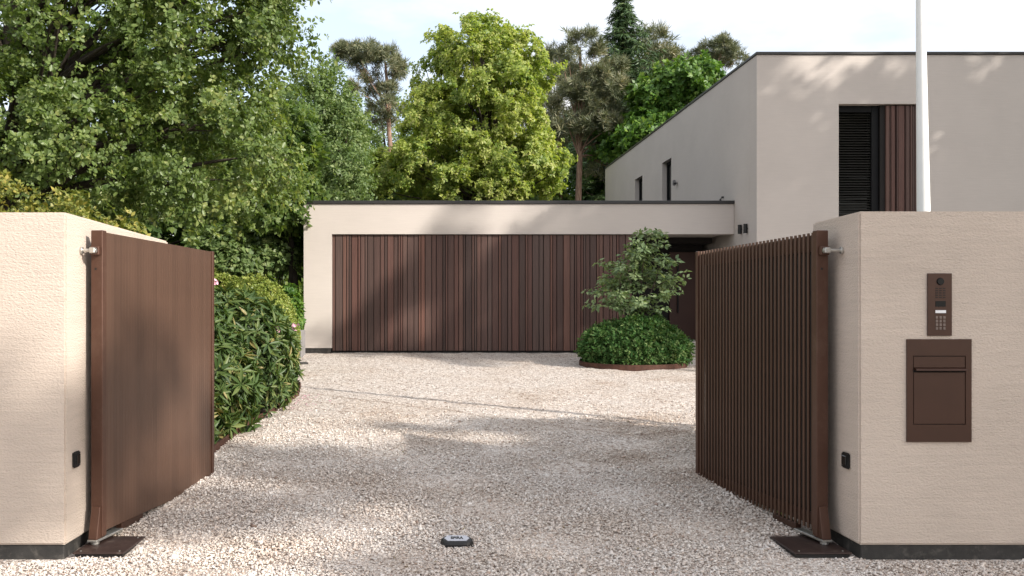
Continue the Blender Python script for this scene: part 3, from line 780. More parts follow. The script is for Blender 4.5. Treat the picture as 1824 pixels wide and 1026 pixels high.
def sprig(rng, leaf, n, tilt=(0.1, 0.9), spread=0.03, stem=0.0):
    V0, F0 = leaf; Vs = []; Fs = []; own = []
    for i in range(n):
        az = 2*math.pi*(i/n) + rng.normal(0, 0.35); el = rng.uniform(*tilt)
        s = rng.uniform(0.75, 1.15)
        ro = rng.normal(0, 0.4)
        v = V0.copy()*s
        y, z = v[:,1]*math.cos(ro)-v[:,2]*math.sin(ro), v[:,1]*math.sin(ro)+v[:,2]*math.cos(ro); v[:,1], v[:,2] = y, z
        x, z = v[:,0]*math.cos(el)-v[:,2]*math.sin(el), v[:,0]*math.sin(el)+v[:,2]*math.cos(el); v[:,0], v[:,2] = x, z
        v[:,0] += spread
        x, y = v[:,0]*math.cos(az)-v[:,1]*math.sin(az), v[:,0]*math.sin(az)+v[:,1]*math.cos(az); v[:,0], v[:,1] = x, y
        v[:,2] += stem*(i/n - 0.5)
        Fs.append(F0 + len(V0)*i); Vs.append(v); own += [i]*len(V0)
    return np.concatenate(Vs).astype(np.float32), np.concatenate(Fs), np.array(own)
def scatter(rng, sprigs, pos, axis, scale, tint, lv=0.22):
    """copies of the sprig templates at pos, their +z along axis"""
    pick = rng.integers(0, len(sprigs), len(pos)); VV = []; FF = []; TT = []; off = 0
    axis = unit(axis)
    ref = unit(rng.normal(size=axis.shape))
    a = unit(np.cross(ref, axis)); b = np.cross(axis, a)
    for k, (V0, F0, own) in enumerate(sprigs):
        m = np.where(pick == k)[0]
        if not len(m): continue
        R = np.stack([a[m], b[m], axis[m]], 2)
        V = np.einsum('mij,vj->mvi', R, V0)*scale[m][:,None,None] + pos[m][:,None,:]
        nl = own.max()+1
        lt = rng.normal(0, lv, (len(m), nl))
        T = np.clip(tint[m][:,None] + lt[:, own], 0, 1)
        F = F0[None] + (np.arange(len(m))*len(V0))[:,None,None] + off
        off += V.shape[0]*V.shape[1]
        VV.append(V.reshape(-1, 3)); FF.append(F.reshape(-1, F0.shape[1])); TT.append(T.ravel())
    return np.concatenate(VV), np.concatenate(FF), np.concatenate(TT)
def clumps(rng, lobes, n, rmin=0.45, low=-0.75):
    w = np.array([l[6] if len(l) > 6 else l[3]*l[4]*l[5] for l in lobes]); w = w/w.sum()
    pick = rng.choice(len(lobes), n, p=w)
    Lb = np.array([l[:6] for l in lobes])[pick]
    d = unit(rng.normal(size=(n*3, 3))); d = d[d[:,2] > low][:n]
    r = rmin + (1-rmin)*rng.uniform(0, 1, len(d))**0.6
    Lb = Lb[:len(d)]
    return Lb[:, :3] + d*Lb[:, 3:6]*r[:,None], d
def sprays(rng, C, D, rc, per, twigs=7, flat=0.75, up=0.35, out=0.7, t0=0.2, jit=0.16):
    n = len(C)
    rcv = rc*rng.uniform(0.65, 1.3, n)
    tw = unit(rng.normal(size=(n, twigs, 3)) + out*D[:,None,:] + np.array([0,0,up]))
    tw[:,:,2] *= flat
    t = t0 + (1-t0)*rng.uniform(0, 1, (n, per))**0.7
    ti = rng.integers(0, twigs, (n, per))
    d = np.take_along_axis(tw, ti[:,:,None], 1)
    pos = C[:,None,:] + d*(t*rcv[:,None])[:,:,None] + rng.normal(size=(n, per, 3))*(rc*jit)
    ax = d*0.5 + D[:,None,:]*0.45 + np.array([0,0,0.40]) + rng.normal(size=(n, per, 3))*0.45
    ct = rng.normal(0, 0.10, n)
    tint = 0.5 + ct[:,None] + rng.normal(0, 0.10, (n, per))
    return pos.reshape(-1,3), ax.reshape(-1,3), tint.ravel(), tw, rcv
def limb_mesh(rng, name, base, top, trunk_r, C, sides=6, frac=(0.25, 0.95), lean=(0,0,0), twr=0.018, nmax=140, tr_pts=None):
    """branches from the trunk line to the clump centres"""
    mb = MB()
    base, top = np.array(base, float), np.array(top, float)
    sel = rng.permutation(len(C))[:nmax]
    H = top[2]-base[2]
    for i in sel:
        c = C[i]
        h = np.clip((c[2]-base[2])/H*rng.uniform(0.55, 0.85), frac[0], frac[1])
        s = base + (top-base)*h
        dist = np.linalg.norm(c-s)
        mid = (s+c)/2 + np.array([rng.normal(0, .08), rng.normal(0, .08), 0.10+rng.normal(0, .06)])*dist
        pts = []
        for t in (0, .25, .5, .75, 1.0):
            p = (1-t)**2*s + 2*t*(1-t)*mid + t*t*c
            pts.append(tuple(p + rng.normal(0, 0.015*dist, 3)*(0 < t < 1)))
        r0 = min(trunk_r*(1-h)*0.55+0.012, 0.014*dist+0.02)
        mb.tube(pts, [r0*(1-t)+twr*t*0.4 for t in (0, .25, .5, .75, 1.0)], 5, caps=False)
    return mb
def trunk_mesh(rng, base, top, r0, r1, n=9, wob=0.05):
    base, top = np.array(base, float), np.array(top, float)
    pts = []; rr = []
    for i in range(n):
        t = i/(n-1)
        p = base + (top-base)*t
        if 0 < i: p = p + np.array([rng.normal(0, wob), rng.normal(0, wob), 0])
        pts.append(tuple(p)); rr.append((r0*(1-t)+r1*t)*(1.35 if i == 0 else 1))
    return MB().tube(pts, rr, 10)
def tree(name, label, cat, base, top, r0, lobes, n, rc, per, sprigs, mat, barkm, seed, group=None, scale=(0.8, 1.2), twigs=7, flat=0.75, up=0.35,
         out=0.7, rmin=0.45, low=-0.75, nmax=140, wob=0.05, tbias=0.0, extra_trunks=(), frac=(0.25, 0.95)):
    rng = np.random.default_rng(seed)
    T = thing(name, label, cat, base, group)
    C, D = clumps(rng, lobes, n, rmin, low)
    pos, ax, tint, tw, rcv = sprays(rng, C, D, rc, per, twigs, flat, up, out)
    V, F, tt = scatter(rng, sprigs, pos, ax, rng.uniform(scale[0], scale[1], len(pos)), tint+tbias)
    link("crown", np_mesh("crown", V, F, tt), mat, T)
    tm = trunk_mesh(rng, (base[0], base[1], base[2]-0.1), top, r0, r0*0.25, wob=wob)
    for (b2, t2, ra, rb) in extra_trunks:
        tm2 = trunk_mesh(rng, b2, t2, ra, rb, wob=wob); tm.add(tm2.v, tm2.f)
    tm.obj("trunk", barkm, T, smooth=True)
    limb_mesh(rng, "branches", base, top, r0, C, nmax=nmax, frac=frac).obj("branches", barkm, T, smooth=True)
    return T

rg = np.random.default_rng(11)
OAK = [sprig(rg, leaf6(0.105, 0.062, 0.22, 0.12, 0.66), 7, (-0.1, 0.9), 0.02) for _ in range(4)]
OAKF = [sprig(rg, leaf4(0.13, 0.085), 8, (-0.1, 0.9), 0.03) for _ in range(4)]
FINE = [sprig(rg, leaf4(0.085, 0.040), 10, (-0.5, 0.9), 0.03, 0.12) for _ in range(4)]
LIME = [sprig(rg, leaf4(0.150, 0.080, 0.30), 9, (-0.35, 0.7), 0.02) for _ in range(4)]
NEED = [sprig(rg, leaf4(0.24, 0.020, 0.0), 16, (0.0, 1.35), 0.0) for _ in range(3)]
SPRU = [sprig(rg, leaf4(0.34, 0.050, 0.25), 10, (-0.3, 0.5), 0.0) for _ in range(3)]
BOX = [sprig(rg, leaf4(0.040, 0.024, 0.05), 9, (-0.1, 1.2), 0.008, 0.05) for _ in range(4)]
RHO = [sprig(rg, leaf6(0.170, 0.038, 0.30, 0.18, 0.55), 11, (-0.1, 0.9), 0.008) for _ in range(5)]
COV = [sprig(rg, leaf4(0.055, 0.026, 0.1), 9, (-0.1, 1.2), 0.01, 0.06) for _ in range(4)]
SML = [sprig(rg, leaf6(0.085, 0.045, 0.15, 0.2, 0.5), 6, (-0.25, 0.35), 0.03) for _ in range(4)]
def lobe(pxx, pyy, d, rx, ry, rz, w=None):
    l = [at(pxx, d), d, zat(pyy, d), rx, ry, rz]
    return l + [w] if w else l

# ------------------------------------------------------------------ trees of the garden and the wood behind
tree("oak_tree", "big oak whose dense crown fills the upper corner above the gate wall", "tree", (-7.1, 15.5, 0.65), (-6.9, 15.6, 9.5), 0.30,
     [(-6.4, 14.6, 6.3, 3.6, 2.6, 4.0, 10), (-4.6, 15.2, 5.6, 2.3, 2.2, 3.3, 6), (-3.9, 15.0, 4.0, 1.5, 1.8, 1.5, 3), (-6.8, 13.6, 3.9, 2.6, 1.6, 1.5, 4), (-6.0, 15.5, 9.5, 4.0, 3.0, 2.4, 5), (-3.7, 15.0, 6.3, 1.5, 1.5, 2.0, 5), (-7.4, 14.0, 4.9, 1.3, 1.0, 1.3, 2.2)],
     470, 0.58, 58, OAK, leaf_oak, bark_oak, 21, scale=(0.42, 1.0), nmax=80)
tree("garden_tree", "slim dark-trunked leaning tree between the hedge and the garage", "tree", (at(531, 19.3), 19.3, 0.82), (at(494, 19.3), 19.5, 5.4), 0.12,
     [lobe(470, 350, 20.5, 1.3, 1.0, 1.1, 4), lobe(490, 300, 20.5, 0.8, 1.0, 1.3, 3), lobe(430, 395, 20.5, 0.9, 1.0, 0.7, 2), lobe(492, 372, 19.0, 0.42, 0.4, 0.45, 2.5)], 130, 0.42, 36, OAKF, leaf_back, bark_dark, 22, nmax=24, frac=(0.72, 0.95), wob=0.03)
tree("willow_tree", "airy pale green fine-leaved tree beside the garage roof corner", "tree", (at(590, 27), 27.0, 0.9), (at(580, 27), 27.0, 8.0), 0.16,
     [lobe(575, 290, 27, 1.15, 1.3, 1.9, 5), lobe(600, 200, 27, 0.7, 0.9, 1.1, 1.6), lobe(530, 260, 26.5, 1.2, 1.2, 2.0, 4), lobe(610, 330, 26, 0.8, 1.0, 0.9, 2)],
     150, 0.55, 40, FINE, leaf_pale, bark_oak, 23, scale=(0.9, 1.5), flat=1.0, nmax=70)
tree("lime_tree", "large round yellow-green tree in full light above the garage roof", "tree", (at(875, 33), 33.0, 0.9), (at(862, 33), 33.0, 10.6), 0.30,
     [lobe(857, 150, 33, 2.35, 2.2, 2.15, 11), lobe(850, 225, 33, 2.85, 2.3, 1.6, 8), lobe(770, 225, 33, 1.2, 1.5, 1.4, 2), lobe(900, 300, 32.6, 1.9, 1.9, 1.1, 5), lobe(755, 300, 32, 1.35, 1.4, 0.9, 3), lobe(690, 320, 33, 0.9, 1.0, 0.75, 1.4), lobe(850, 340, 31.8, 1.7, 1.2, 0.8, 4)],
     350, 0.56, 46, LIME, leaf_lime, bark_oak, 24, scale=(0.6, 0.98), up=0.5, nmax=70, frac=(0.42, 0.95))
tree("pine_tree", "grey-green pine with a flat windswept crown left of the yellow-green tree", "tree", (at(708, 41), 41.0, 0.9), (at(690, 41), 41.0, 12.6), 0.22,
     [lobe(650, 98, 41, 1.45, 1.2, 0.22, 5), lobe(680, 122, 41, 1.1, 1.1, 0.45, 4), lobe(645, 160, 41, 0.7, 0.9, 0.35, 1.5), lobe(690, 185, 41, 0.7, 0.8, 0.9, 2.5), lobe(660, 215, 41, 0.7, 0.8, 0.4, 1)],
     80, 0.40, 15, NEED, needle_pine, bark_pine, 25, group="pines behind the garage", scale=(1.0, 1.5), up=0.8, nmax=12, frac=(0.80, 0.97))
tree("pine_tree", "tall brown-green pine with bare pinkish stems right of the yellow-green tree", "tree", (at(1026, 38), 38.0, 0.9), (at(1034, 38), 38.0, 12.4), 0.20,
     [lobe(1030, 105, 38, 1.0, 1.1, 1.0, 3), lobe(1060, 175, 38, 1.15, 1.2, 1.0, 4), lobe(1020, 190, 38, 0.8, 1.0, 0.9, 2), lobe(1072, 235, 38, 1.0, 1.2, 0.55, 2.4), lobe(1010, 240, 38.5, 0.7, 1.0, 0.4, 1.2), lobe(1095, 150, 38.5, 0.6, 0.8, 0.9, 1.2), lobe(1085, 290, 38.5, 0.7, 0.9, 0.5, 1.2)],
     150, 0.42, 16, NEED, needle_pine, bark_pine, 26, group="pines behind the garage", scale=(1.0, 1.5), up=0.6, nmax=26, frac=(0.62, 0.97),
     extra_trunks=(((at(1008, 39), 39.0, 0.8), (at(995, 39), 39.0, 9.0), 0.15, 0.06), ((at(978, 40), 40.0, 0.8), (at(972, 40), 40.0, 7.0), 0.18, 0.10)))
tree("pine_tree", "small umbrella-shaped pine peeking over the sloping house roof edge", "tree", (at(1262, 46), 46.0, 0.9), (at(1272, 46), 46.0, 13.2), 0.16,
     [lobe(1282, 98, 46, 1.15, 1.1, 0.5, 4), lobe(1262, 118, 46, 0.5, 0.8, 0.3, 1)], 44, 0.36, 15, NEED, needle_pine, bark_pine, 27, group="pines behind the garage", scale=(1.0, 1.4), up=0.8, nmax=16, frac=(0.84, 0.97))
tree("maple_tree", "fresh green leafy tree directly behind the sloping house roof edge", "tree", (at(1190, 37), 37.0, 0.9), (at(1190, 37), 37.0, 9.8), 0.2,
     [lobe(1200, 170, 37, 1.35, 1.4, 1.0, 4), lobe(1150, 215, 37, 1.1, 1.3, 1.2, 4), lobe(1180, 250, 36.5, 1.5, 1.2, 0.9, 4), lobe(1120, 260, 37.5, .8, 1.0, .9, 1.8), lobe(1232, 150, 37, 0.8, 1.0, 0.75, 2)], 140, 0.62, 32, OAKF, leaf_mid, bark_oak, 28, scale=(1.1, 1.7), up=0.5, nmax=50)

def spruce():
    rng = np.random.default_rng(31)
    bx, by = at(1110, 43), 43.0
    zt_ = zat(-12, 43)
    T = thing("spruce_tree", "tall dark spruce with drooping tiers and a pointed top", "tree", (bx, by, 0.9))
    pos = []; ax = []; tint = []; mb = MB()
    z = zt_ - 0.15
    while z > 6.5:
        drop = zt_ - z
        ln = 0.14 + 0.62*drop**0.78 if drop < 2 else min(1.2 + 0.85*(drop-2)**0.9, 3.2)
        nb = 5 if drop < 1.5 else 6
        a0 = rng.uniform(0, 6.28)
        for i in range(nb):
            a = a0 + 6.283*i/nb + rng.normal(0, 0.25)
            l = ln*rng.uniform(0.55, 1.2)
            d = np.array([math.cos(a), math.sin(a), 0])
            pts = []
            for t in np.linspace(0, 1, 6):
                pts.append(np.array([bx, by, z]) + d*l*t + np.array([0, 0, -0.34*l*math.sin(t*2.2) + 0.16*l*t*t]))
            mb.tube([tuple(p) for p in pts], [0.03*(1-t)+0.006 for t in np.linspace(0, 1, 6)], 4, caps=False)
            m = int(9*l+5)
            for t in rng.uniform(0.12, 1, m):
                q = t*5; k = min(int(q), 4); p = pts[k]*(1-(q-k)) + pts[k+1]*(q-k)
                pos.append(p + np.array([rng.normal(0, .05+0.10*l*(1-t)), rng.normal(0, .05+0.10*l*(1-t)), -abs(rng.normal(0, .10))])); ax.append(d*0.4 + np.array([0, 0, 0.8])); tint.append(rng.normal(0.5, 0.15))
        z -= rng.uniform(0.20, 0.34)
    V, F, tt = scatter(rng, SPRU, np.array(pos), np.array(ax), rng.uniform(0.7, 1.2, len(pos)), np.array(tint))
    link("crown", np_mesh("crown", V, F, tt), needle_spruce, T)
    MB().tube([(bx, by, 0.8), (bx, by, zt_)], [0.25, 0.02], 8).obj("trunk", bark_oak, T)
    mb.obj("branches", bark_oak, T)
spruce()

# lower wood behind the garage: each tree its own thing
rb = np.random.default_rng(40)
back = [(620, 345, 36, 1.6, 1.1, leaf_back, OAKF, "low dark tree behind the garage corner, under the flat-crowned pine"),
        (735, 335, 38, 1.7, 1.3, leaf_pale, FINE, "pale low tree behind the garage, left foot of the yellow-green tree"),
        (690, 265, 47, 1.5, 2.4, leaf_pale, FINE, "thin pale tree showing against the sky below the flat-crowned pine"),
        (940, 340, 40, 1.8, 1.2, leaf_back, OAKF, "low dark tree behind the garage roof, between yellow-green tree and pine stems"),
        (1045, 325, 44, 1.6, 1.6, leaf_mid, OAKF, "green tree filling the gap between the pine stems and house wall"),
        (1090, 285, 50, 1.6, 2.6, needle_pine, NEED, "brownish conifer behind the pine stems beside the house wall"),
        (1165, 160, 52, 1.7, 3.2, needle_pine, NEED, "greyish conifer between the spruce and the house roof edge"),
        (985, 200, 54, 1.5, 3.4, needle_pine, NEED, "greyish conifer in the gap beside the yellow-green tree"),
        (840, 300, 52, 4.0, 3.0, leaf_back, OAKF, "broad dark tree far behind the yellow-green tree"),
        (440, 400, 32, 3.0, 2.6, leaf_back, OAKF, "dark tree in the wood behind the leaning trunk"),
        (250, 330, 27, 4.0, 4.0, leaf_back, OAKF, "dark tree in the wood behind the big oak"),
        (30, 300, 26, 4.5, 4.5, leaf_back, OAKF, "dark tree in the wood at the picture edge behind the big oak"),
        (640, 320, 46, 2.4, 1.7, leaf_back, OAKF, "dark low tree under the flat-crowned pine, far behind the garage"),
        (560, 380, 44, 2.2, 2.6, leaf_pale, FINE, "pale tree in the wood behind the fine-leaved tree")]
for i, (bxp, byp, d, rx, rz, mt, sp, lab) in enumerate(back):
    X = at(bxp, d); Z = zat(byp, d)
    isn = mt is needle_pine
    n = int(26*rx*rz/2)+14
    tree("woodland_tree", lab, "tree", (X, d, 0.9), (X+rb.normal(0, .3), d, Z+rz*0.6), 0.15, [(X, d, Z, rx, rx*0.8, rz, 2), (X+rx*0.3, d-0.5, Z-rz*0.7, rx*0.8, rx*0.7, rz*0.6, 1)],
         min(n, 150), 0.75, 18, sp, mt, bark_pine if isn else bark_oak, 50+i, "wood behind the house", (1.5, 2.3), nmax=14)

# ------------------------------------------------------------------ hedges, shrubs and beds
def shell_points(rng, lobes, n, low=-0.2, r=(0.86, 1.03), top=None):
    w = np.array([l[3]*l[5] + l[4]*l[5] + l[3]*l[4] for l in lobes]); w = w/w.sum()
    pick = rng.choice(len(lobes), n, p=w); Lb = np.array([l[:6] for l in lobes])[pick]
    d = unit(rng.normal(size=(n*3, 3))); d = d[d[:,2] > low][:n]; Lb = Lb[:len(d)]
    p = Lb[:,:3] + d*Lb[:,3:6]*rng.uniform(r[0], r[1], len(d))[:,None]
    nrm = unit(d/Lb[:,3:6])
    keep = np.ones(len(p), bool)
    for l in lobes:
        q = (p - np.array(l[:3]))/np.array(l[3:6]); keep &= (np.linalg.norm(q, axis=1) > 0.80)
    keep &= p[:,2] > np.interp(p[:,1], GY, GZ)+0.03
    return p[keep], nrm[keep]
def shrub(name, label, cat, base, lobes, n, sprigs, mat, seed, scale=(0.8, 1.2), r=(0.80, 1.05), low=-0.2, up=0.5, stems=8, group=None, inner=0.35, tb=0.0):
    rng = np.random.default_rng(seed)
    T = thing(name, label, cat, base, group)
    p, nr = shell_points(rng, lobes, n, low, r)
    p2, n2 = shell_points(rng, [l[:3]+[a*0.8 for a in l[3:6]] for l in map(list, lobes)], int(n*inner), low, r)
    p = np.concatenate([p, p2]); nr = np.concatenate([nr, n2])
    ax = nr + np.array([0, 0, up]) + rng.normal(size=p.shape)*0.25
    tint = 0.5 + tb + rng.normal(0, 0.15, len(p))
    V, F, tt = scatter(rng, sprigs, p, ax, rng.uniform(scale[0], scale[1], len(p)), tint)
    link("foliage", np_mesh("foliage", V, F, tt), mat, T)
    mb = MB(); base = np.array(base, float)
    for i in range(stems):
        q = p[rng.integers(0, len(p))]
        s = base + np.array([rng.normal(0, .08), rng.normal(0, .08), 0])
        mb.tube([tuple(s), tuple((s+q)/2 + np.array([0, 0, .08])), tuple(q)], [0.018, 0.012, 0.005], 5, caps=False)
    mb.obj("stems", bark_oak, T)
    return T
def bed(name, poly, zoff, lab):
    pts = [(x, y, g(y)+zoff) for x, y in poly]
    me = bpy.data.meshes.new(name); me.from_pydata(pts, [], [tuple(range(len(pts)))]); me.update()
    return tag(link(name, me, soil_m), lab, None, None, "structure")
edge_pts = [(-2.02, 8.05), (-2.06, 8.5), (-2.10, 8.9), (-2.08, 9.6), (-2.02, 10.4), (-1.95, 11.2), (-1.88, 12.0), (-1.86, 12.6), (-1.95, 13.4), (-2.2, 14.2)]
def edging(name, lab, pts, h=0.07, th=0.008, closed=False):
    mb = MB(); P = [Vector((x, y)) for x, y in pts]; n = len(P); vs = []; fs = []
    for i, p in enumerate(P):
        t = (P[(i+1) % n if closed else min(i+1, n-1)] - P[(i-1) % n if closed else max(i-1, 0)]).normalized(); nn = Vector((-t.y, t.x))*th/2
        for s in (1, -1):
            q = p+nn*s; vs += [(q.x, q.y, g(q.y)-0.1), (q.x, q.y, g(q.y)+h)]
    for i in range(n if closed else n-1):
        a, b = i*4, ((i+1) % n)*4
        fs += [(a, b, b+1, a+1), (a+2, a+3, b+3, b+2), (a+1, b+1, b+3, a+3)]
    if not closed: fs += [(0, 1, 3, 2), ((n-1)*4, (n-1)*4+2, (n-1)*4+3, (n-1)*4+1)]
    mb.add(vs, fs)
    return tag(mb.obj(name, corten), lab, "edging")
edging("steel_edging", "rusty steel edging along the rhododendron bed", edge_pts)
bed("flower_bed", [(x-0.006, y) for x, y in edge_pts] + [(-9, 14.5), (-9, 8.05)], 0.03, "dark soil of the rhododendron bed")
edging("steel_edging", "rusty steel edging under the finned gate leaf", [(2.95, 6.93), (2.46, 6.93), (2.37, 7.75), (2.46, 8.4), (2.80, 9.4), (3.1, 10.2)], 0.045)
bed("side_bed", [(2.96, 6.94), (2.465, 6.94), (2.376, 7.75), (2.466, 8.4), (2.806, 9.4), (3.106, 10.19), (8.5, 10.2), (8.5, 6.94)], 0.02, "dark soil of the bed behind the finned gate leaf")
def tuft(name, lab, cx_, cy_, n, seed, rx=0.12, ry=0.3, h=0.05):
    rng = np.random.default_rng(seed)
    p = np.stack([rng.normal(cx_, rx, n), rng.normal(cy_, ry, n), np.zeros(n)], 1); p[:,2] = np.interp(p[:,1], GY, GZ)+0.02+rng.uniform(0, h, n)
    V, F, tt = scatter(rng, COV, p, np.array([[0,0,1.]])+rng.normal(size=p.shape)*.3, rng.uniform(.5, .9, n), rng.normal(.5, .2, n))
    tag(link(name, np_mesh(name, V, F, tt), leaf_moss), lab, None, None, "stuff")
tuft("weeds", "low green weeds along the edging under the finned gate leaf", 2.44, 7.25, 110, 5, 0.03, 0.22)

rho_lobes = [[-2.75, 9.9, 0.75, 0.80, 1.0, 0.95], [-2.45, 11.2, 0.95, 0.70, 1.0, 0.86], [-2.28, 12.1, 0.92, 0.45, 0.7, 0.70], [-2.75, 9.2, 0.5, 0.62, 0.6, 0.6], [-3.2, 11.0, 1.0, .8, 1.2, 1.05]]
shrub("rhododendron", "dense dark green rhododendron with long whorled leaves beside the smooth gate leaf", "shrub", (-2.6, 10.8, 0.36), rho_lobes, 2400, RHO, leaf_rhodo, 61, (0.75, 1.05), r=(0.84, 1.06), low=-0.7, up=0.35, stems=16, inner=0.5)
def truss(px_, py_, d, seed, lab, n=11, s=0.05):
    rng = np.random.default_rng(seed)
    c = np.array([at(px_, d), d, zat(py_, d)])
    T = thing("flower_cluster", lab, "flower", tuple(c), "pink rhododendron flowers")
    for i in range(n):
        dv = unit(rng.normal(size=3) + np.array([0, -0.4, 0.5])); p = c + dv*s
        mb = MB(); a = unit(np.cross(dv, [0.3, 0.2, 1.0])); b = np.cross(dv, a)
        ring = [tuple(p + (a*math.cos(k*1.2566) + b*math.sin(k*1.2566))*0.022 + dv*0.011*(1 if k % 2 else 1.3)) for k in range(5)]
        mb.add([tuple(p)] + ring, [(0, 1+k, 1+(k+1) % 5) for k in range(5)])
        mb.obj("blossom", petal_m, T)
for (a, b, d, lab) in ((380, 505, 10.0, "pink blossom cluster next to the far edge of the smooth gate leaf"),
                       (526, 582, 11.5, "outermost pink blossom cluster nearest the garage column"), (496, 588, 11.1, "small pale pink blossom cluster amid the rhododendron leaves")):
    truss(a, b, d-0.15, int(a), lab, {380: 9, 526: 6, 496: 4}[a], 0.036)
shrub("box_hedge", "yellow-green untrimmed box hedge rising behind the left gate wall", "hedge", (-4.2, 8.9, 0.2),
      [[-5.6, 9.0, 1.4, 1.3, 0.5, 1.55], [-4.35, 9.0, 1.4, 0.75, 0.45, 1.42], [-3.6, 9.0, 1.3, 0.55, 0.45, 1.36], [-3.05, 9.0, 1.2, 0.5, 0.45, 1.22]], 4600, BOX, leaf_hedge, 62, (0.9, 1.6), r=(0.82, 1.10), low=-0.3, stems=14, inner=0.6)
shrub("clipped_hedge", "smooth clipped light yellow-green hedge between rhododendron and trees", "hedge", (-2.9, 15.5, 0.62),
      [[-2.98, 15.3, 1.12, 0.72, 0.8, 1.06], [-3.8, 15.5, 1.15, 1.0, 0.9, 1.12], [-4.6, 15.6, 1.2, 1.0, 0.9, 1.15]], 4600, BOX, leaf_clip, 63, (0.9, 1.3), r=(0.95, 1.02), low=-0.3, stems=10, inner=0.5)
shrub("laurel_bush", "bright green bush squeezed between clipped hedge and garage column", "shrub", (-2.84, 18.1, 0.78), [[-2.84, 18.1, 1.40, 0.24, 0.4, 0.72]], 260, OAKF, leaf_mid, 64, (0.5, 0.8), inner=0.6)
shrub("garden_hedge", "dark green leafy hedge behind the gravel bed of the finned gate", "hedge", (3.2, 8.6, 0.2),
      [[3.15, 7.7, 0.8, 0.38, 0.8, 0.95], [3.2, 8.9, 0.9, 0.42, 0.9, 0.95]], 700, OAK, leaf_back, 65, (0.7, 1.0), low=-0.5, inner=0.6)
shrub("understorey_bush", "loose green shrub below the leaning tree", "shrub", (at(455, 19.5), 19.5, .8), [lobe(455, 470, 19.5, .9, .7, .75), lobe(395, 475, 19, .8, .7, .8)], 700, OAKF, leaf_pale, 66, (0.6, 1.0), inner=0.7)
shrub("understorey_bush", "loose green shrub in front of the garage side wall", "shrub", (at(515, 21.5), 20.5, .85), [lobe(508, 460, 20.5, .55, .6, .7), lobe(470, 440, 20.5, .7, .6, .6)], 420, OAKF, leaf_mid, 67, (0.6, 1.0), inner=0.7)

# round planter with ground cover and a small tree
pcx, pcy, pr = 3.38, 16.35, 0.86
ring = [(pcx+0.92*math.cos(a)*1.0, pcy+0.74*math.sin(a)) for a in np.linspace(0, 2*math.pi, 48, endpoint=False)]
edging("planter_ring", "round rusty steel planter edging in the gravel before the entrance", ring, 0.085, 0.010, True)
bed("planter_soil", [(pcx+0.91*math.cos(a), pcy+0.73*math.sin(a)) for a in np.linspace(0, 2*math.pi, 40, endpoint=False)], 0.05, "soil inside the round planter")
gz = g(pcy)
shrub("ground_cover_shrub", "dense low dome of small-leaved green shrub filling the round planter", "shrub", (pcx, pcy, gz),
      [[pcx, pcy, gz+0.30, 0.88, 0.72, 0.46], [pcx-0.30, pcy, gz+0.27, 0.56, 0.6, 0.46], [pcx+0.3, pcy, gz+0.29, 0.5, 0.6, 0.50], [pcx+0.02, pcy-0.2, gz+0.28, 0.45, 0.5, 0.54], [pcx+0.62, pcy-0.1, gz+0.25, 0.34, 0.45, 0.33], [pcx-0.62, pcy-0.15, gz+0.36, 0.22, 0.3, 0.30], [pcx-0.12, pcy-0.3, gz+0.62, 0.20, 0.25, 0.20], [pcx+0.36, pcy-0.25, gz+0.60, 0.18, 0.2, 0.24]], 4200, COV, leaf_cover, 70, (0.7, 1.5), r=(0.86, 1.10), low=-0.6, up=0.7, stems=12, inner=0.6)
def planter_tree():
    rng = np.random.default_rng(72)
    base = np.array([pcx+0.08, pcy, gz])
    T = thing("small_tree", "small multi-stemmed tree with layered pale leaves rising from the round planter", "tree", tuple(base))
    tm = MB(); br = MB(); pos = []; ax = []; ti = []
    stems = [(-0.26, -0.05, 1.70), (0.12, 0.05, 2.28), (0.27, -0.05, 1.85), (-0.02, 0.15, 2.05)]
    for (sx, sy, h) in stems:
        pts = [tuple(base + np.array([sx*t**1.3*1.4 + rng.normal(0, .02), sy*t, h*t])) for t in np.linspace(0, 1, 7)]
        tm.tube(pts, [0.024*(1-t)+0.006 for t in np.linspace(0, 1, 7)], 6)
        for j in range(18):
            t = rng.uniform(0.44, 1.0); k = min(int(t*6), 5); p = np.array(pts[k])*(1-(t*6-k)) + np.array(pts[k+1])*(t*6-k)
            a = rng.uniform(0, 6.28); ln = (0.92 - 0.68*t)*rng.uniform(0.5, 1.25)+0.09
            d = np.array([math.cos(a), math.sin(a)*0.9, rng.uniform(0.08, 0.6)])
            q = [p + d*ln*s + np.array([0, 0, -0.10*s*s*ln]) for s in (0, .35, .7, 1.0)]
            br.tube([tuple(x) for x in q], [0.008, 0.006, 0.004, 0.002], 4, caps=False)
            for s in np.linspace(0.25, 1.0, int(5+9*ln)):
                i = min(int(s*3), 2); r = q[i]*(1-(s*3-i)) + q[i+1]*(s*3-i)
                pos.append(r + rng.normal(0, 0.025, 3)); ax.append(np.array([0, -0.1, 0.9]) + d*0.35 + rng.normal(0, 0.42, 3)); ti.append(rng.normal(0.5, 0.15))
    V, F, tt = scatter(rng, SML, np.array(pos), np.array(ax), rng.uniform(0.75, 1.3, len(pos)), np.array(ti))
    link("crown", np_mesh("crown", V, F, tt), leaf_small, T)
    tm.obj("trunk", bark_oak, T); br.obj("branches", bark_oak, T)
planter_tree()

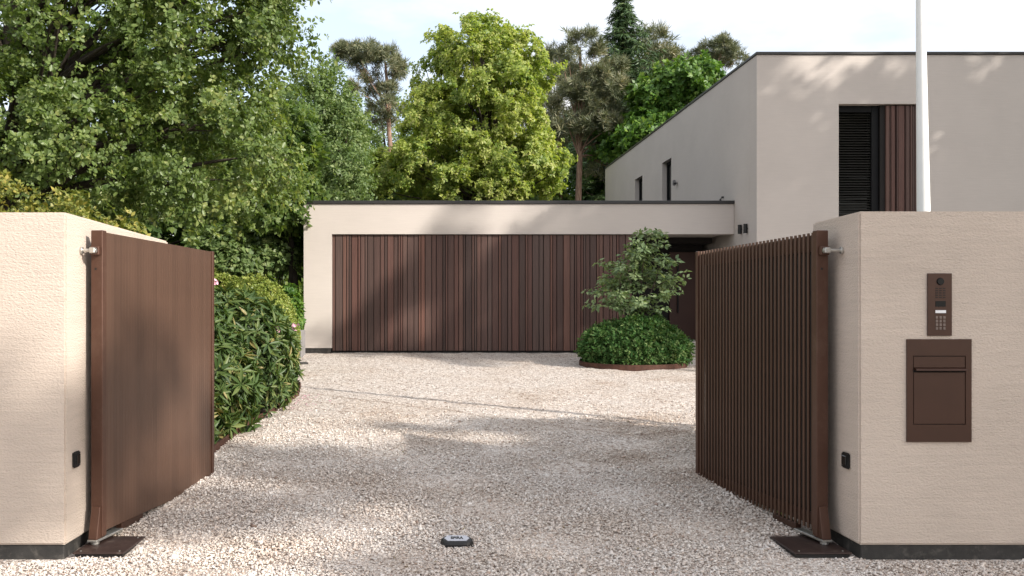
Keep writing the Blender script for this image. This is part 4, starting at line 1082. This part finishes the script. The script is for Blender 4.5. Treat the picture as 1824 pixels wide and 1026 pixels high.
# concrete block, loose plate and shed glimpsed at the side of the garage
tag(MB().box(at(516, 17.6), at(540, 17.9), 17.7, 18.2, 0.6, zat(588, 17.8)).obj("garden_block", conc_m, None, 0.01), "grey concrete block beside the garage column", "block")
tag(MB().prism([(at(527, 16.6), 16.55), (at(549, 16.6), 16.60), (at(546, 16.9), 16.85), (at(524, 16.9), 16.80)], g(16.7)-0.02, g(16.7)+0.02).obj("drain_cover", plinth_m, None, 0.004), "flat dark drain cover in the gravel by the garage column", "drain cover")
sx0 = at(408, 30)
shed = thing("garden_shed", "grey boarded shed glimpsed through the leaves above the hedge", "shed", (sx0, 30, 0.95))
for i in range(16):
    MB().box(sx0-0.4, sx0+0.75, 30-0.012*(i % 2), 30.03, 1.0+i*0.16, 1.15+i*0.16).obj("board", shed_m, shed)
MB().prism([(sx0-0.5, 29.9), (sx0+0.85, 29.9), (sx0+0.85, 32), (sx0-0.5, 32)], 3.56, 3.62).obj("roof", trim_m, shed)
MB().box(sx0-0.39, sx0+0.74, 30.04, 31.9, 0.9, 3.55).obj("body", shed_m, shed)

# ------------------------------------------------------------------ shade trees on the street side, out of view, that dapple the light
for i, (x, y, zc, r, n, per, lab) in enumerate(((23.9, -10.6, 14.9, 3.8, 215, 22, "tall street-side oak farthest from the house, beyond the letterbox wall, out of the picture"),
                                       (24.9, 2.8, 17.8, 2.9, 48, 18, "small garden oak beyond the finned gate, out of the picture"),
                                       (20.5, 9.4, 12.3, 4.0, 165, 22, "broad garden oak before the middle of the house front, out of the picture"),
                                       (26.8, 10.4, 12.8, 3.8, 150, 22, "broad garden oak before the far end of the house front, out of the picture"))):
    tree("shade_tree", lab, "tree", (x, y, 0), (x, y, zc+1.5), 0.35,
         [(x, y, zc, r, r, r*0.85, 3)] + ([(25.3, -8.0, 15.4, 2.4, 2.3, 2.2, 2.2), (20.3, -10.9, 16.6, 1.3, 1.3, 1.2, 0.5)] if i == 0 else []), n, 0.62, per, OAKF, leaf_oak, bark_oak, 80+i, "shade trees beside the driveway", (1.2, 1.9), nmax=30, rmin=0.15)

# ------------------------------------------------------------------ fallen leaves and twigs on the gravel
def litter():
    rng = np.random.default_rng(90); n = 260
    y = 5.6 + rng.uniform(0, 1, n)**1.5*9; x = rng.uniform(-2.1, 2.2, n)
    p = np.stack([x, y, np.interp(y, GY, GZ)+0.016], 1)
    V0, F0 = leaf4(0.035, 0.017, 0.3); one = [(V0, F0, np.zeros(4, int)), (leaf4(0.075, 0.005, 0.05)[0], F0, np.zeros(4, int))]
    V, F, tt = scatter(rng, one, p, np.array([[0,0,1.]])+rng.normal(size=p.shape)*.15, rng.uniform(.5, 1.3, n), rng.uniform(0, 1, n))
    tag(link("leaf_litter", np_mesh("leaf_litter", V, F, tt), litter_m), "scattered brown fallen leaves and twigs on the gravel", None, None, "stuff")
litter()
def petals():
    rng = np.random.default_rng(93); n = 90
    y = rng.uniform(11.2, 12.6, n); x = -1.80 + np.abs(rng.normal(0, 0.13, n))
    p = np.stack([x, y, np.interp(y, GY, GZ)+0.014], 1); V0, F0 = leaf4(0.026, 0.020, 0.2)
    V, F, tt = scatter(rng, [(V0, F0, np.zeros(4, int))], p, np.array([[0,0,1.]])+rng.normal(size=p.shape)*.2, rng.uniform(.6, 1.2, n), rng.uniform(0, 1, n))
    tag(link("fallen_petals", np_mesh("fallen_petals", V, F, tt), petal_m), "pink petals fallen on the gravel beside the rhododendron", None, None, "stuff")
petals()
